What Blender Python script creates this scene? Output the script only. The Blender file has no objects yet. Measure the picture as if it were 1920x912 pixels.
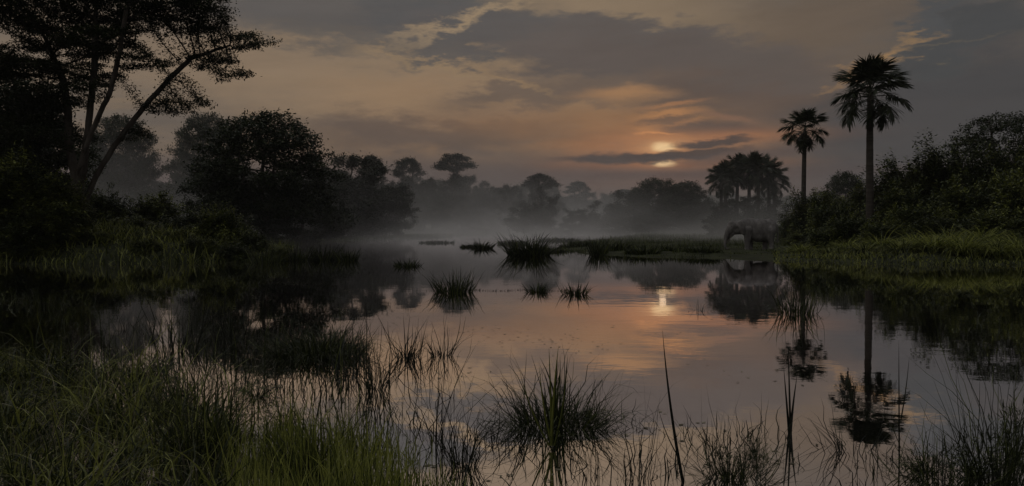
import bpy, bmesh, math, random
import numpy as np
from mathutils import Vector, Matrix

S = bpy.context.scene
COL = S.collection
F = 1507.0            # focal length in photograph pixels
EYE = 2.1             # camera height above the water
HOR = 428.0           # horizon row
R = math.radians

# ------------------------------------------------------------------ camera
cam_d = bpy.data.cameras.new('camera')
cam = bpy.data.objects.new('camera', cam_d)
COL.objects.link(cam)
cam.location = (0, 0, EYE)
cam.rotation_euler = (math.pi / 2 - math.atan((456 - HOR) / F), 0, 0)
cam_d.sensor_width = 36.0
cam_d.lens = 36.0 * F / 1920.0
cam_d.clip_start = 0.05
cam_d.clip_end = 6000
S.camera = cam
S.view_settings.view_transform = 'Standard'
S.view_settings.look = 'None'
S.view_settings.exposure = 0.0
S.view_settings.gamma = 1.0
S.render.engine = 'CYCLES'
cy = S.cycles
cy.use_denoising = True
try:
    cy.denoiser = 'OPENIMAGEDENOISE'
    cy.denoising_input_passes = 'RGB_ALBEDO_NORMAL'
except Exception:
    pass
cy.max_bounces = 6
cy.diffuse_bounces = 1
cy.glossy_bounces = 3
cy.transmission_bounces = 3
cy.volume_bounces = 1
cy.transparent_max_bounces = 8
cy.sample_clamp_indirect = 2.0
cy.caustics_reflective = False
cy.caustics_refractive = False

SUN_AZ = math.atan((1243 - 960) / F)
SUN_EL = math.atan((HOR - 292) / F * math.cos(SUN_AZ))

# ------------------------------------------------------------------ sky
def lin(c):
    return tuple((v / 255 / 12.92) if v <= 10 else ((v / 255 + 0.055) / 1.055) ** 2.4 for v in c)

W = bpy.data.worlds.new('World')
S.world = W
W.use_nodes = True
wt = W.node_tree
wt.nodes.clear()


class X:
    """a scalar socket with arithmetic"""
    t = wt
    def __init__(s, sock): s.s = sock
    @staticmethod
    def op(kind, *a):
        n = X.t.nodes.new('ShaderNodeMath'); n.operation = kind
        for i, v in enumerate(a):
            if isinstance(v, X): X.t.links.new(v.s, n.inputs[i])
            else: n.inputs[i].default_value = float(v)
        return X(n.outputs[0])
    def __add__(s, o): return X.op('ADD', s, o)
    def __sub__(s, o): return X.op('SUBTRACT', s, o)
    def __mul__(s, o): return X.op('MULTIPLY', s, o)
    def __truediv__(s, o): return X.op('DIVIDE', s, o)
    def __radd__(s, o): return X.op('ADD', o, s)
    def __rsub__(s, o): return X.op('SUBTRACT', o, s)
    def __rmul__(s, o): return X.op('MULTIPLY', o, s)
    def __rtruediv__(s, o): return X.op('DIVIDE', o, s)

def smooth(x, a, b, lo=0.0, hi=1.0):
    n = X.t.nodes.new('ShaderNodeMapRange'); n.interpolation_type = 'SMOOTHSTEP'
    X.t.links.new(x.s, n.inputs['Value'])
    n.inputs['From Min'].default_value = a; n.inputs['From Max'].default_value = b
    n.inputs['To Min'].default_value = lo; n.inputs['To Max'].default_value = hi
    return X(n.outputs['Result'])

def vec(a, b, c):
    n = X.t.nodes.new('ShaderNodeCombineXYZ')
    for i, v in enumerate((a, b, c)):
        if isinstance(v, X): X.t.links.new(v.s, n.inputs[i])
        else: n.inputs[i].default_value = float(v)
    return n.outputs[0]

def noise(v, scale, detail=4, rough=0.55, lac=2.0):
    n = X.t.nodes.new('ShaderNodeTexNoise')
    X.t.links.new(v, n.inputs['Vector'])
    n.inputs['Scale'].default_value = scale
    n.inputs['Detail'].default_value = detail
    n.inputs['Roughness'].default_value = rough
    n.inputs['Lacunarity'].default_value = lac
    return X(n.outputs['Fac'])

def mix(f, a, b, blend='MIX'):
    n = X.t.nodes.new('ShaderNodeMix'); n.data_type = 'RGBA'; n.blend_type = blend
    if isinstance(f, X): X.t.links.new(f.s, n.inputs[0])
    else: n.inputs[0].default_value = f
    for v, i in ((a, 6), (b, 7)):
        if isinstance(v, tuple): n.inputs[i].default_value = (*v[:3], 1)
        else: X.t.links.new(v, n.inputs[i])
    return n.outputs[2]

tc = wt.nodes.new('ShaderNodeTexCoord')
sep = wt.nodes.new('ShaderNodeSeparateXYZ')
wt.links.new(tc.outputs['Generated'], sep.inputs[0])
dx, dy, dz = (X(sep.outputs[i]) for i in range(3))
az = X.op('ARCTAN2', dx, dy)
el = X.op('ARCSINE', X.op('MINIMUM', X.op('MAXIMUM', dz, -1), 1))
fine = vec(az * 1.0, el * 3.2, 0.0)
wa = noise(fine, 13.0, 9, 0.66)
wb = noise(vec(az * 1.0 + 7.3, el * 3.0 + 2.1, 1.7), 16.0, 9, 0.68)
azw = az + (wa - 0.5) * 0.16
elw = el + (wb - 0.5) * 0.085
azs = az + (wa - 0.5) * 0.05
els = el + (wb - 0.5) * 0.026

def ang(px, py):
    a = math.atan((px - 960) / F)
    return a, math.atan((HOR - py) / F * math.cos(a))

def blob(px, py, sx, sy, rot=0.0, soft=0.3, a=None, e=None):
    """a cloud patch: an ellipse on the sky dome, its rim torn by noise"""
    ac, ec = ang(px, py)
    c = math.cos(ac)
    a = azw if a is None else a
    e = elw if e is None else e
    u = (a - ac) / (c * c) ; v = (e - ec) / c
    cr, sr = math.cos(R(rot)), math.sin(R(rot))
    p = (u * cr + v * sr) * (F / sx)
    q = (v * cr - u * sr) * (F / sy)
    r = X.op('SQRT', p * p + q * q)
    return smooth(r, 1 + soft, 1 - soft)

def gauss(px, py, sx, sy, a=None, e=None):
    ac, ec = ang(px, py)
    u = ((az if a is None else a) - ac) * (F / sx)
    v = ((el if e is None else e) - ec) * (F / sy)
    return X.op('EXPONENT', (u * u + v * v) * -0.5)

# clear sky high behind the clouds
nish = wt.nodes.new('ShaderNodeTexSky')
nish.sky_type = 'NISHITA'
nish.sun_disc = False
nish.sun_elevation = SUN_EL
nish.sun_rotation = SUN_AZ
nish.altitude = 0
nish.air_density = 1.0
nish.dust_density = 3.0
clear = mix(1.0, nish.outputs[0], (0.02, 0.02, 0.02), 'MULTIPLY')

# overcast layer: by height above the horizon, then by side
band = smooth(el, 0.0, 0.17)
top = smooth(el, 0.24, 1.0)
c = mix(band, lin((88, 77, 73)), lin((127, 111, 94)))
c = mix(top, c, lin((206, 206, 208)))  # unseen zenith, brightened beyond the visible sky to light the vegetation
c = mix(smooth(az, 0.05, 0.42) * 0.9, c, lin((75, 73, 74)))
c = mix(smooth(X.op('ABSOLUTE', az), 0.8, 2.4) * smooth(el, 0.9, 0.2) * 0.6, c, lin((112, 114, 120)))
c = mix(0.12, c, clear)
# glow round the veiled sun
c = mix(gauss(1080, 235, 300, 62) * 0.8, c, lin((134, 99, 71)))
c = mix(smooth(el, 0.100, 0.055) * 0.9, c, lin((86, 75, 73)))
c = mix(gauss(1225, 285, 120, 34) * 0.62, c, lin((168, 104, 68)))

# broken cloud everywhere, flattened by perspective
zz = X.op('MAXIMUM', el, 0.0) + 0.10
plane = vec(dx / zz, dy / zz, 0.0)
pn = noise(plane, 0.9, 7, 0.58)
st = noise(vec(az * 2.0 + el * 2.5, el * 14.0 - az * 2.0, 3.0), 2.6, 6, 0.6)
c = mix(smooth(pn, 0.42, 0.66) * 0.55 * smooth(el, 0.02, 0.12), c, lin((84, 81, 80)))
c = mix(smooth(st, 0.55, 0.72) * 0.30 * smooth(el, 0.03, 0.1), c, lin((136, 113, 88)))

def put(mask, col, amount=1.0):
    global c
    c = mix(mask * amount, c, lin(col))

# light gaps, then the dark masses
put(blob(600, 150, 380, 62, -4, 0.8), (138, 118, 97), 0.7)
put(blob(840, 190, 200, 34, -4, 0.8), (143, 117, 91), 0.7)
put(blob(1540, 50, 220, 70, 20, 0.8), (101, 88, 76), 0.8)
put(blob(640, 14, 300, 62, -3, 0.35), (86, 84, 84), 0.85)
put(blob(800, 20, 120, 30, 10, 0.4), (84, 83, 83), 0.8)
put(blob(600, 70, 190, 22, -6, 0.6), (95, 89, 84), 0.7)
put(blob(1100, 82, 330, 50, -6, 0.28), (89, 84, 82), 0.92)
put(blob(900, 72, 150, 34, 18, 0.25), (89, 85, 83), 0.9)
put(blob(1270, 130, 300, 58, -6, 0.5), (93, 84, 79), 0.85)
put(blob(1000, 178, 170, 26, 4, 0.5), (98, 86, 78), 0.8)
put(blob(790, 254, 230, 34, 0, 0.7), (91, 79, 72), 0.85)
put(blob(1420, 190, 220, 55, -4, 0.6), (92, 79, 72), 0.8)
put(blob(1420, 130, 120, 40, -10, 0.5), (92, 84, 79), 0.7)
put(blob(1800, 215, 370, 110, 10, 0.45), (69, 68, 69), 0.92)
put(blob(1810, 70, 160, 42, 22, 0.4), (70, 71, 72), 0.9)
put(blob(1760, 30, 110, 26, 30, 0.5), (74, 76, 78), 0.8)
# sunlit rims
put(blob(870, 38, 105, 10, 22, 0.9), (156, 134, 106), 0.75)
put(blob(800, 122, 120, 6, -12, 0.9), (142, 120, 94), 0.7)
put(blob(960, 148, 70, 6, -16, 0.9), (146, 120, 90), 0.6)
put(blob(1600, 132, 80, 8, 22, 0.9), (132, 106, 80), 0.8)
put(blob(1665, 108, 46, 9, 10, 0.9), (146, 116, 82), 0.8)
put(blob(1770, 88, 90, 5, 8, 0.9), (96, 88, 78), 0.6)
put(blob(1710, 72, 34, 9, 10, 0.9), (140, 113, 82), 0.7)
put(blob(1170, 176, 78, 11, 0, 0.8, azs, els), (158, 120, 86), 0.85)
put(blob(1262, 198, 48, 4, 4, 0.9, azs, els), (165, 118, 82), 0.7)
put(blob(1250, 216, 52, 7, 4, 0.8, azs, els), (176, 126, 84), 0.8)
put(blob(1252, 237, 50, 8, 6, 0.7, azs, els), (186, 130, 84), 0.85)
put(blob(1360, 222, 50, 6, -8, 0.8, azs, els), (132, 100, 82), 0.6)
put(blob(1330, 242, 100, 13, -3, 0.45, azs, els), (90, 78, 72), 0.95)
put(blob(1250, 226, 46, 5, 4, 0.6, azs, els), (92, 79, 72), 0.7)
put(blob(1232, 252, 36, 2.5, 0, 0.8, azs, els), (206, 140, 90), 0.8)
put(gauss(1330, 258, 110, 9), (168, 112, 76), 0.6)

put(gauss(1000, 232, 130, 17), (136, 103, 76), 0.6)
put(gauss(930, 316, 220, 17), (85, 75, 72), 0.7)
SUNC = lin((255, 196, 128))
def glow(c0, m, k):
    return mix(m, c0, tuple(v * k for v in SUNC), 'ADD')
c = glow(c, gauss(1243, 286, 60, 22), 0.13)
azf = az + (wa - 0.5) * 0.012
elf = el + (wb - 0.5) * 0.010
c = glow(c, gauss(1243, 277, 22, 8), 0.30)
c = glow(c, gauss(1243, 307, 22, 5), 0.22)
put(gauss(1250, 309, 120, 6), (146, 93, 62), 0.6)
put(blob(1243, 276, 19, 7.5, 0, 0.6, azf, elf), (246, 208, 154), 0.9)
put(blob(1243, 307, 19, 5.0, 0, 0.6, azf, elf), (248, 208, 154), 0.9)
put(blob(1335, 267, 76, 7, 3, 0.4, azs, els), (79, 69, 65), 0.97)
put(blob(1290, 289, 110, 10.0, 4, 0.35, azs, els), (77, 66, 61), 0.97)
put(blob(1180, 297, 140, 8.5, 0, 0.45, azs, els), (76, 67, 64), 0.98)
put(blob(1400, 292, 120, 14, 4, 0.7, azs, els), (84, 73, 70), 0.8)
put(gauss(1250, 328, 260, 8), (84, 71, 68), 0.8)
# below the horizon the dome simply goes on, dim
put(smooth(el, 0.0, -0.1), (60, 58, 57))
fx = noise(vec(az * 3.0 + el * 3.0, el * 22.0 - az * 3.0, 8.0), 3.0, 8, 0.66)
fy = noise(plane, 2.6, 8, 0.64)
mod = 0.80 + fx * 0.22 + fy * 0.18
c = mix(1.0, c, vec(mod, mod, mod), 'MULTIPLY')
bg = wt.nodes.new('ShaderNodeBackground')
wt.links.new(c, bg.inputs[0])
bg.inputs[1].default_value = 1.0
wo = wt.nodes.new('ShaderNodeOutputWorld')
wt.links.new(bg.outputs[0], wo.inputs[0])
W.cycles.sampling_method = 'MANUAL'
W.cycles.sample_map_resolution = 1024

# ------------------------------------------------------------------ sun, dim behind cloud
sd_ = bpy.data.lights.new('sun', 'SUN')
sd_.energy = 0.00006
sd_.angle = R(0.5)
sd_.color = (1.0, 0.72, 0.45)
sun = bpy.data.objects.new('sun', sd_)
COL.objects.link(sun)
sdir = Vector((math.sin(SUN_AZ) * math.cos(SUN_EL), math.cos(SUN_AZ) * math.cos(SUN_EL), math.sin(SUN_EL)))
sun.rotation_euler = sdir.to_track_quat('Z', 'Y').to_euler()
sun.location = (60, 200, 60)

# ------------------------------------------------------------------ materials
def material(name):
    m = bpy.data.materials.new(name); m.use_nodes = True
    m.node_tree.nodes.clear()
    X.t = m.node_tree
    out = m.node_tree.nodes.new('ShaderNodeOutputMaterial')
    return m, m.node_tree, out

def leafy(name, c1, c2, trans=0.2, rough=0.5, scale=0.5, spec=0.35, rnd=0.5, leaf=0.5, bias=0.5):
    """leaf colour: highlight patches painted in (noise) and every leaf or blade a little different"""
    m, t, out = material(name)
    tcn = t.nodes.new('ShaderNodeTexCoord')
    n = noise(tcn.outputs['Object'], scale, 3)
    oi = t.nodes.new('ShaderNodeObjectInfo')
    ge = t.nodes.new('ShaderNodeNewGeometry')
    isl = X(ge.outputs['Random Per Island'])
    f = smooth((n - 0.5) * (2.4 * (1 - leaf)) + (isl - bias) * leaf * 1.5 + (X(oi.outputs['Random']) - 0.5) * rnd * 0.3, -0.12, 0.5)
    col = mix(f, tuple(c1), tuple(c2))  # bright and dark leaf tones imitate highlights and deep shade in the base colour
    p = t.nodes.new('ShaderNodeBsdfPrincipled')
    t.links.new(col, p.inputs['Base Color'])
    p.inputs['Roughness'].default_value = rough
    p.inputs['Specular IOR Level'].default_value = spec
    tr = t.nodes.new('ShaderNodeBsdfTranslucent')
    t.links.new(col, tr.inputs['Color'])
    ms = t.nodes.new('ShaderNodeMixShader')
    ms.inputs[0].default_value = trans
    t.links.new(p.outputs[0], ms.inputs[1]); t.links.new(tr.outputs[0], ms.inputs[2])
    t.links.new(ms.outputs[0], out.inputs[0])
    return m

def solid(name, c1, c2, scale=4.0, rough=0.9, bump=0.0, stretch=(1, 1, 1), spec=0.2, bscale=None):
    m, t, out = material(name)
    tcn = t.nodes.new('ShaderNodeTexCoord')
    mp = t.nodes.new('ShaderNodeMapping'); mp.inputs['Scale'].default_value = stretch
    t.links.new(tcn.outputs['Object'], mp.inputs[0])
    n = noise(mp.outputs[0], scale, 6, 0.6)
    col = mix(smooth(n, 0.3, 0.7), tuple(c1), tuple(c2))
    p = t.nodes.new('ShaderNodeBsdfPrincipled')
    t.links.new(col, p.inputs['Base Color'])
    p.inputs['Roughness'].default_value = rough
    p.inputs['Specular IOR Level'].default_value = spec
    if bump:
        b = t.nodes.new('ShaderNodeBump'); b.inputs['Distance'].default_value = bump
        n2 = noise(mp.outputs[0], bscale or scale * 3, 6, 0.65)
        t.links.new(n2.s, b.inputs['Height']); t.links.new(b.outputs[0], p.inputs['Normal'])
    t.links.new(p.outputs[0], out.inputs[0])
    return m

M = {}
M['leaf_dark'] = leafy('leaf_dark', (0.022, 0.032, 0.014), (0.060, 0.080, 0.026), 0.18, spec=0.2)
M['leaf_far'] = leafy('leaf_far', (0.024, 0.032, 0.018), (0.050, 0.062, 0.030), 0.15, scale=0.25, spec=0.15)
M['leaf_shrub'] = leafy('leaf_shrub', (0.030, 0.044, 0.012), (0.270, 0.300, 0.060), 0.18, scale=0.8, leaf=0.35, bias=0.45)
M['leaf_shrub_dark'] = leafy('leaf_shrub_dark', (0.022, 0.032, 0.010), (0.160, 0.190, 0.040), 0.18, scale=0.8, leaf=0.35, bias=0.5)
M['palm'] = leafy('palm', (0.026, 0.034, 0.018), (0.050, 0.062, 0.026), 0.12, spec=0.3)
M['palm_dead'] = leafy('palm_dead', (0.040, 0.034, 0.022), (0.080, 0.066, 0.042), 0.12)
M['grass'] = leafy('grass', (0.026, 0.038, 0.010), (0.300, 0.325, 0.080), 0.32, scale=1.1, leaf=0.65, bias=0.42)
M['grass_fresh'] = leafy('grass_fresh', (0.060, 0.082, 0.016), (0.380, 0.410, 0.100), 0.45, scale=1.2, leaf=0.6, rough=0.45, bias=0.3)
M['grass_dark'] = leafy('grass_dark', (0.018, 0.026, 0.008), (0.130, 0.155, 0.040), 0.22, scale=1.2, leaf=0.65, bias=0.65)
M['grass_far'] = leafy('grass_far', (0.036, 0.050, 0.016), (0.130, 0.150, 0.042), 0.22, scale=0.25, leaf=0.5)
M['straw'] = leafy('straw', (0.10, 0.09, 0.055), (0.34, 0.31, 0.20), 0.25, scale=1.5, leaf=0.7)
M['stem_dark'] = leafy('stem_dark', (0.010, 0.013, 0.006), (0.050, 0.058, 0.022), 0.15, scale=1.5, leaf=0.7, bias=0.65)
M['bark'] = solid('bark', (0.060, 0.052, 0.042), (0.15, 0.135, 0.115), 1.6, 0.9, 0.02, (1, 1, 0.25), bscale=6)
M['bark_palm'] = solid('bark_palm', (0.05, 0.044, 0.036), (0.095, 0.085, 0.072), 1.2, 0.9, 0.03, (0.4, 0.4, 3.0))
M['skin'] = solid('skin', (0.13, 0.124, 0.118), (0.25, 0.238, 0.226), 2.6, 0.75, 0.03, (1, 1, 0.6), bscale=9)
M['ivory'] = solid('ivory', (0.07, 0.062, 0.05), (0.12, 0.105, 0.085), 3.0, 0.5)
M['eye'] = solid('eye', (0.01, 0.008, 0.006), (0.02, 0.015, 0.01), 3.0, 0.2, spec=0.5)
M['earth'] = solid('earth', (0.020, 0.024, 0.012), (0.050, 0.058, 0.024), 0.6, 0.95, 0.08, bscale=2.5)

def water_material():
    m, t, out = material('lake_water')
    geo = t.nodes.new('ShaderNodeNewGeometry')
    mp = t.nodes.new('ShaderNodeMapping'); mp.inputs['Scale'].default_value = (1.0, 1.6, 1)
    t.links.new(geo.outputs['Position'], mp.inputs[0])
    a = noise(mp.outputs[0], 0.9, 3, 0.5)
    b = noise(mp.outputs[0], 5.0, 2, 0.5)
    patch = smooth(noise(geo.outputs['Position'], 0.06, 2), 0.4, 0.65, 0.35, 1.2)
    h = a * 1.0 + b * 0.12
    bp = t.nodes.new('ShaderNodeBump')
    bp.inputs['Strength'].default_value = 1.0
    t.links.new((patch * 0.0028).s, bp.inputs['Distance'])
    t.links.new(h.s, bp.inputs['Height'])
    # dark peaty body
    d = t.nodes.new('ShaderNodeBsdfDiffuse')
    d.inputs['Color'].default_value = (0.016, 0.016, 0.012, 1)
    g = t.nodes.new('ShaderNodeBsdfGlossy')
    g.inputs['Color'].default_value = (1.0, 0.97, 0.98, 1)
    g.inputs['Roughness'].default_value = 0.012
    t.links.new(bp.outputs[0], g.inputs['Normal'])
    lw = t.nodes.new('ShaderNodeLayerWeight')
    lw.inputs['Blend'].default_value = 0.5
    f = smooth(X(lw.outputs['Facing']), 0.15, 0.76, 0.08, 0.97)
    ms = t.nodes.new('ShaderNodeMixShader')
    t.links.new(f.s, ms.inputs[0])
    t.links.new(d.outputs[0], ms.inputs[1]); t.links.new(g.outputs[0], ms.inputs[2])
    t.links.new(ms.outputs[0], out.inputs[0])
    return m
M['water'] = water_material()

# ------------------------------------------------------------------ mesh helpers
def mesh(name, V, faces, mat, smooth_=False):
    """faces: list of integer arrays (n,3) or (n,4)"""
    V = np.asarray(V, np.float32)
    me = bpy.data.meshes.new(name)
    me.vertices.add(len(V)); me.vertices.foreach_set('co', V.ravel())
    faces = [np.asarray(f, np.int32) for f in faces if len(f)]
    tot = np.concatenate([np.full(len(f), f.shape[1], np.int32) for f in faces])
    idx = np.concatenate([f.ravel() for f in faces])
    me.loops.add(len(idx)); me.loops.foreach_set('vertex_index', idx)
    me.polygons.add(len(tot))
    st_ = np.zeros(len(tot), np.int32); st_[1:] = np.cumsum(tot)[:-1]
    me.polygons.foreach_set('loop_start', st_)
    me.polygons.foreach_set('loop_total', tot)
    if smooth_:
        me.polygons.foreach_set('use_smooth', np.ones(len(tot), bool))
    me.update(calc_edges=True)
    me.materials.append(mat)
    return me

class Geo:
    def __init__(s): s.V = []; s.Q = []; s.T = []; s.n = 0
    def add(s, V, Q=None, T=None):
        if Q is not None and len(Q): s.Q.append(np.asarray(Q) + s.n)
        if T is not None and len(T): s.T.append(np.asarray(T) + s.n)
        s.V.append(np.asarray(V, np.float32).reshape(-1, 3)); s.n += len(s.V[-1])
        return s
    def mesh(s, name, mat, smooth_=False):
        f = []
        if s.Q: f.append(np.concatenate(s.Q))
        if s.T: f.append(np.concatenate(s.T))
        return mesh(name, np.concatenate(s.V), f, mat, smooth_)

def unit(v):
    return v / np.maximum(np.linalg.norm(v, axis=-1, keepdims=True), 1e-9)

def tubes(A, B, ra, rb, k=6):
    """tapered tubes from A to B"""
    A = np.asarray(A, float); B = np.asarray(B, float); n = len(A)
    d = unit(B - A)
    h = np.where(np.abs(d[:, 2:3]) < 0.9, np.array([[0, 0, 1.0]]), np.array([[1.0, 0, 0]]))
    u = unit(np.cross(d, h)); v = np.cross(d, u)
    th = np.linspace(0, 2 * np.pi, k, endpoint=False)
    ring = np.cos(th)[None, :, None] * u[:, None] + np.sin(th)[None, :, None] * v[:, None]
    V = np.concatenate([A[:, None] + ring * np.asarray(ra)[:, None, None],
                        B[:, None] + ring * np.asarray(rb)[:, None, None]], axis=1).reshape(-1, 3)
    i = np.arange(k); j = (i + 1) % k
    q = np.stack([i, j, j + k, i + k], 1)
    Q = (np.arange(n)[:, None, None] * 2 * k + q[None]).reshape(-1, 4)
    return V, Q

def leaves(P, L, Wd, rng, up=0.6, along=None, droop=0.0):
    """rhombic leaves, slightly folded"""
    n = len(P)
    d = rng.normal(size=(n, 3))
    d[:, 2] *= 0.5
    if along is not None: d = along + 0.55 * d
    d[:, 2] -= droop
    d = unit(d)
    nr = rng.normal(size=(n, 3)); nr[:, 2] = np.abs(nr[:, 2]) + up * 2
    s = unit(np.cross(d, nr))
    L = np.broadcast_to(np.asarray(L), (n,))[:, None]; Wd = np.broadcast_to(np.asarray(Wd), (n,))[:, None]
    V = np.stack([P, P + d * L * 0.5 + s * Wd * 0.5, P + d * L, P + d * L * 0.5 - s * Wd * 0.5], 1).reshape(-1, 3)
    Q = (np.arange(n)[:, None] * 4 + np.arange(4)[None])
    return V, Q

def blades(B, H, A, lean, curve, Wd, nseg=4, rng=None, kink=0.0):
    """grass blades: base B, height H, heading A, lean and curve in radians, width Wd"""
    B = np.asarray(B, float); n = len(B)
    bc = lambda v: np.broadcast_to(np.asarray(v, float), (n,)).copy()
    H, A, lean, curve, Wd = map(bc, (H, A, lean, curve, Wd))
    pts = [B]; t = lean.copy(); a = A.copy(); p = B.copy()
    for i in range(nseg):
        if kink and rng is not None and i:
            t = t + rng.normal(size=n) * kink; a = a + rng.normal(size=n) * kink
        d = np.stack([np.sin(t) * np.cos(a), np.sin(t) * np.sin(a), np.cos(t)], 1)
        p = p + d * (H / nseg)[:, None]
        pts.append(p); t = t + curve / nseg
    tw = A + np.pi / 2 + (rng.normal(size=n) * 0.8 if rng is not None else 0)
    s = np.stack([np.cos(tw), np.sin(tw), np.zeros(n)], 1)
    prof = [1 - 0.85 * (i / nseg) ** 1.6 for i in range(nseg)]
    V = []
    for i in range(nseg):
        w = (Wd * prof[i] * 0.5)[:, None]
        V += [pts[i] - s * w, pts[i] + s * w]
    V.append(pts[nseg])
    k = 2 * nseg + 1
    V = np.stack(V, 1).reshape(-1, 3)
    off = (np.arange(n) * k)[:, None, None]
    q = np.array([[2 * i, 2 * i + 1, 2 * i + 3, 2 * i + 2] for i in range(nseg - 1)])
    Q = (off + q[None]).reshape(-1, 4)
    T = (off + np.array([[2 * nseg - 2, 2 * nseg - 1, 2 * nseg]])[None]).reshape(-1, 3)
    return V, Q, T

def link(name, me, parent=None, loc=None, rz=0.0, sc=None):
    o = bpy.data.objects.new(name, me)
    COL.objects.link(o)
    if parent is not None: o.parent = parent
    if loc is not None: o.location = loc
    if rz: o.rotation_euler = (0, 0, rz)
    if sc is not None: o.scale = sc if hasattr(sc, '__len__') else (sc, sc, sc)
    return o

def tag(o, label, cat, group=None):
    o['label'] = label; o['category'] = cat
    if group: o['group'] = group
    return o

def stuff(o, label=None, cat=None):
    o['kind'] = 'stuff'
    if label: o['label'] = label; o['category'] = cat
    return o

def structure(o):
    o['kind'] = 'structure'
    return o

# ------------------------------------------------------------------ ground and water
LAKE = np.array([(-8, -30), (-6.0, 4), (-7.0, 9), (-11, 14), (-26, 26), (-36, 40), (-33, 47), (-23, 47.5), (-19, 49),
                 (-16.5, 52), (-17, 58), (-21, 70), (-29, 110), (-26, 140), (-19, 165), (-15, 190), (-17, 225), (-9, 258), (5, 290), (30, 300),
                 (45, 285), (38, 243), (24, 170), (9.5, 119), (6.8, 96), (5.2, 78), (5.8, 64), (9.3, 58.6), (14.7, 56),
                 (16.4, 50.5), (22, 47), (31, 46), (37, 38), (30, 25), (17, 12), (15, -30)], float)

def shore(P):
    """distance to the waterline, positive on land"""
    P = np.asarray(P, float)[:, :2]
    A = LAKE; B = np.roll(LAKE, -1, 0)
    d = np.full(len(P), 1e9); ins = np.zeros(len(P), bool)
    for a, b in zip(A, B):
        ab = b - a; t = np.clip(((P - a) @ ab) / (ab @ ab), 0, 1)
        d = np.minimum(d, np.linalg.norm(P - (a + t[:, None] * ab), axis=1))
        cond = (a[1] > P[:, 1]) != (b[1] > P[:, 1])
        with np.errstate(divide='ignore', invalid='ignore'):
            xi = (b[0] - a[0]) * (P[:, 1] - a[1]) / (b[1] - a[1]) + a[0]
        ins ^= cond & (P[:, 0] < xi)
    return np.where(ins, -d, d)

def wob(x, y, s, k=0.0):
    return (np.sin(x * s + 1.3 + k) * np.cos(y * s * 1.13 + 0.7 + k) + 0.5 * np.sin(x * s * 2.3 + y * s * 1.9 + k * 2)
            + 0.35 * np.cos(x * s * 4.1 - y * s * 3.3 + k))

def ramp(x, a, b):
    t = np.clip((x - a) / (b - a), 0, 1); return t * t * (3 - 2 * t)

def height(x, y, sd=None):
    x = np.asarray(x, float); y = np.asarray(y, float)
    if sd is None: sd = shore(np.stack([x, y], -1).reshape(-1, 2)).reshape(x.shape)
    sd = sd + np.where(y > 50, 0.9, 0.0) * wob(x, y, 0.23, 4) * np.clip(y / 90, 0.6, 2.0) + 0.35 * wob(x, y, 0.55) + 0.12 * wob(x, y, 1.9, 2)
    q = x / np.maximum(y, 3.0)
    top_ = 2.3 * ramp(-q, 0.22, 0.50) + 0.14 * ramp(q, -0.05, 0.05) * (1 - ramp(q, 0.34, 0.40)) + 1.0 * ramp(q, 0.34, 0.5)
    top_ = np.where(y < 34, 0.35, top_)
    far = ramp(y, 250, 330)
    top_ = top_ * (1 - far) + 2.0 * far
    up = 1 - np.exp(-np.maximum(sd, 0) / 5.5)
    h = top_ * up + np.maximum(sd, 0).clip(0, 3) * 0.03
    h = h + np.where(sd > 0, 0.10 * wob(x, y, 0.8, 1) * np.clip(sd / 4, 0, 1), 0)
    hill = 16 * ramp(y, 330, 600) + 5 * ramp(y, 340, 520) * (0.5 + 0.5 * np.sin(x * 0.021 + 1))
    h = h + hill
    return np.where(sd > 0, h, np.maximum(sd * 0.35, -0.7))

def hz(x, y):
    return float(height(np.array([x]), np.array([y]))[0])

def at(px, d):
    return (px - 960) / F * d

gx = np.sinh(np.linspace(-1, 1, 361) * 4.2); gx = gx / gx.max() * 510
gy = np.concatenate([np.linspace(-60, 130, 230), 130 + np.linspace(0, 1, 130)[1:] ** 1.3 * 570])
GX, GY = np.meshgrid(gx, gy)
GZ = height(GX, GY)
ny, nx = GX.shape
i = np.arange(ny - 1)[:, None] * nx + np.arange(nx - 1)[None]
gq = np.stack([i, i + 1, i + nx + 1, i + nx], -1).reshape(-1, 4)
structure(link('ground', mesh('ground', np.stack([GX, GY, GZ], -1).reshape(-1, 3), [gq], M['earth'], True)))
structure(link('lake_water', mesh('lake_water', [(-70, -40, 0), (70, -40, 0), (70, 330, 0), (-70, 330, 0)], [np.array([[0, 1, 2, 3]])], M['water'])))

# ------------------------------------------------------------------ trees
def colonize(rng, attr, nodes, parents, step, infl, kill, iters=120, tropism=0.0):
    nodes = [np.array(p, float) for p in nodes]; parents = list(parents)
    attr = np.asarray(attr, float)
    N = np.array(nodes)
    D = np.linalg.norm(attr[:, None] - N[None], axis=2)
    ni = D.argmin(1); nd = D.min(1)
    for it in range(iters):
        act = nd < infl
        if not act.any(): break
        ids = ni[act]
        dv = unit(attr[act] - np.array(nodes)[ids])
        u, inv = np.unique(ids, return_inverse=True)
        acc = np.zeros((len(u), 3)); np.add.at(acc, inv, dv)
        acc = unit(acc + rng.normal(size=acc.shape) * 0.12 + np.array([0, 0, tropism]))
        new = np.array(nodes)[u] + acc * step
        base = len(nodes)
        nodes += list(new); parents += list(u)
        D = np.linalg.norm(attr[:, None] - new[None], axis=2)
        m = D.min(1); am = D.argmin(1) + base
        better = m < nd
        ni = np.where(better, am, ni); nd = np.where(better, m, nd)
        keep = nd > kill
        if it % 12 == 11:                                   # drop the ones that pull nowhere
            keep &= rng.random(len(attr)) > 0.15
        attr, ni, nd = attr[keep], ni[keep], nd[keep]
        if len(attr) == 0: break
    return np.array(nodes), np.array(parents)

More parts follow.
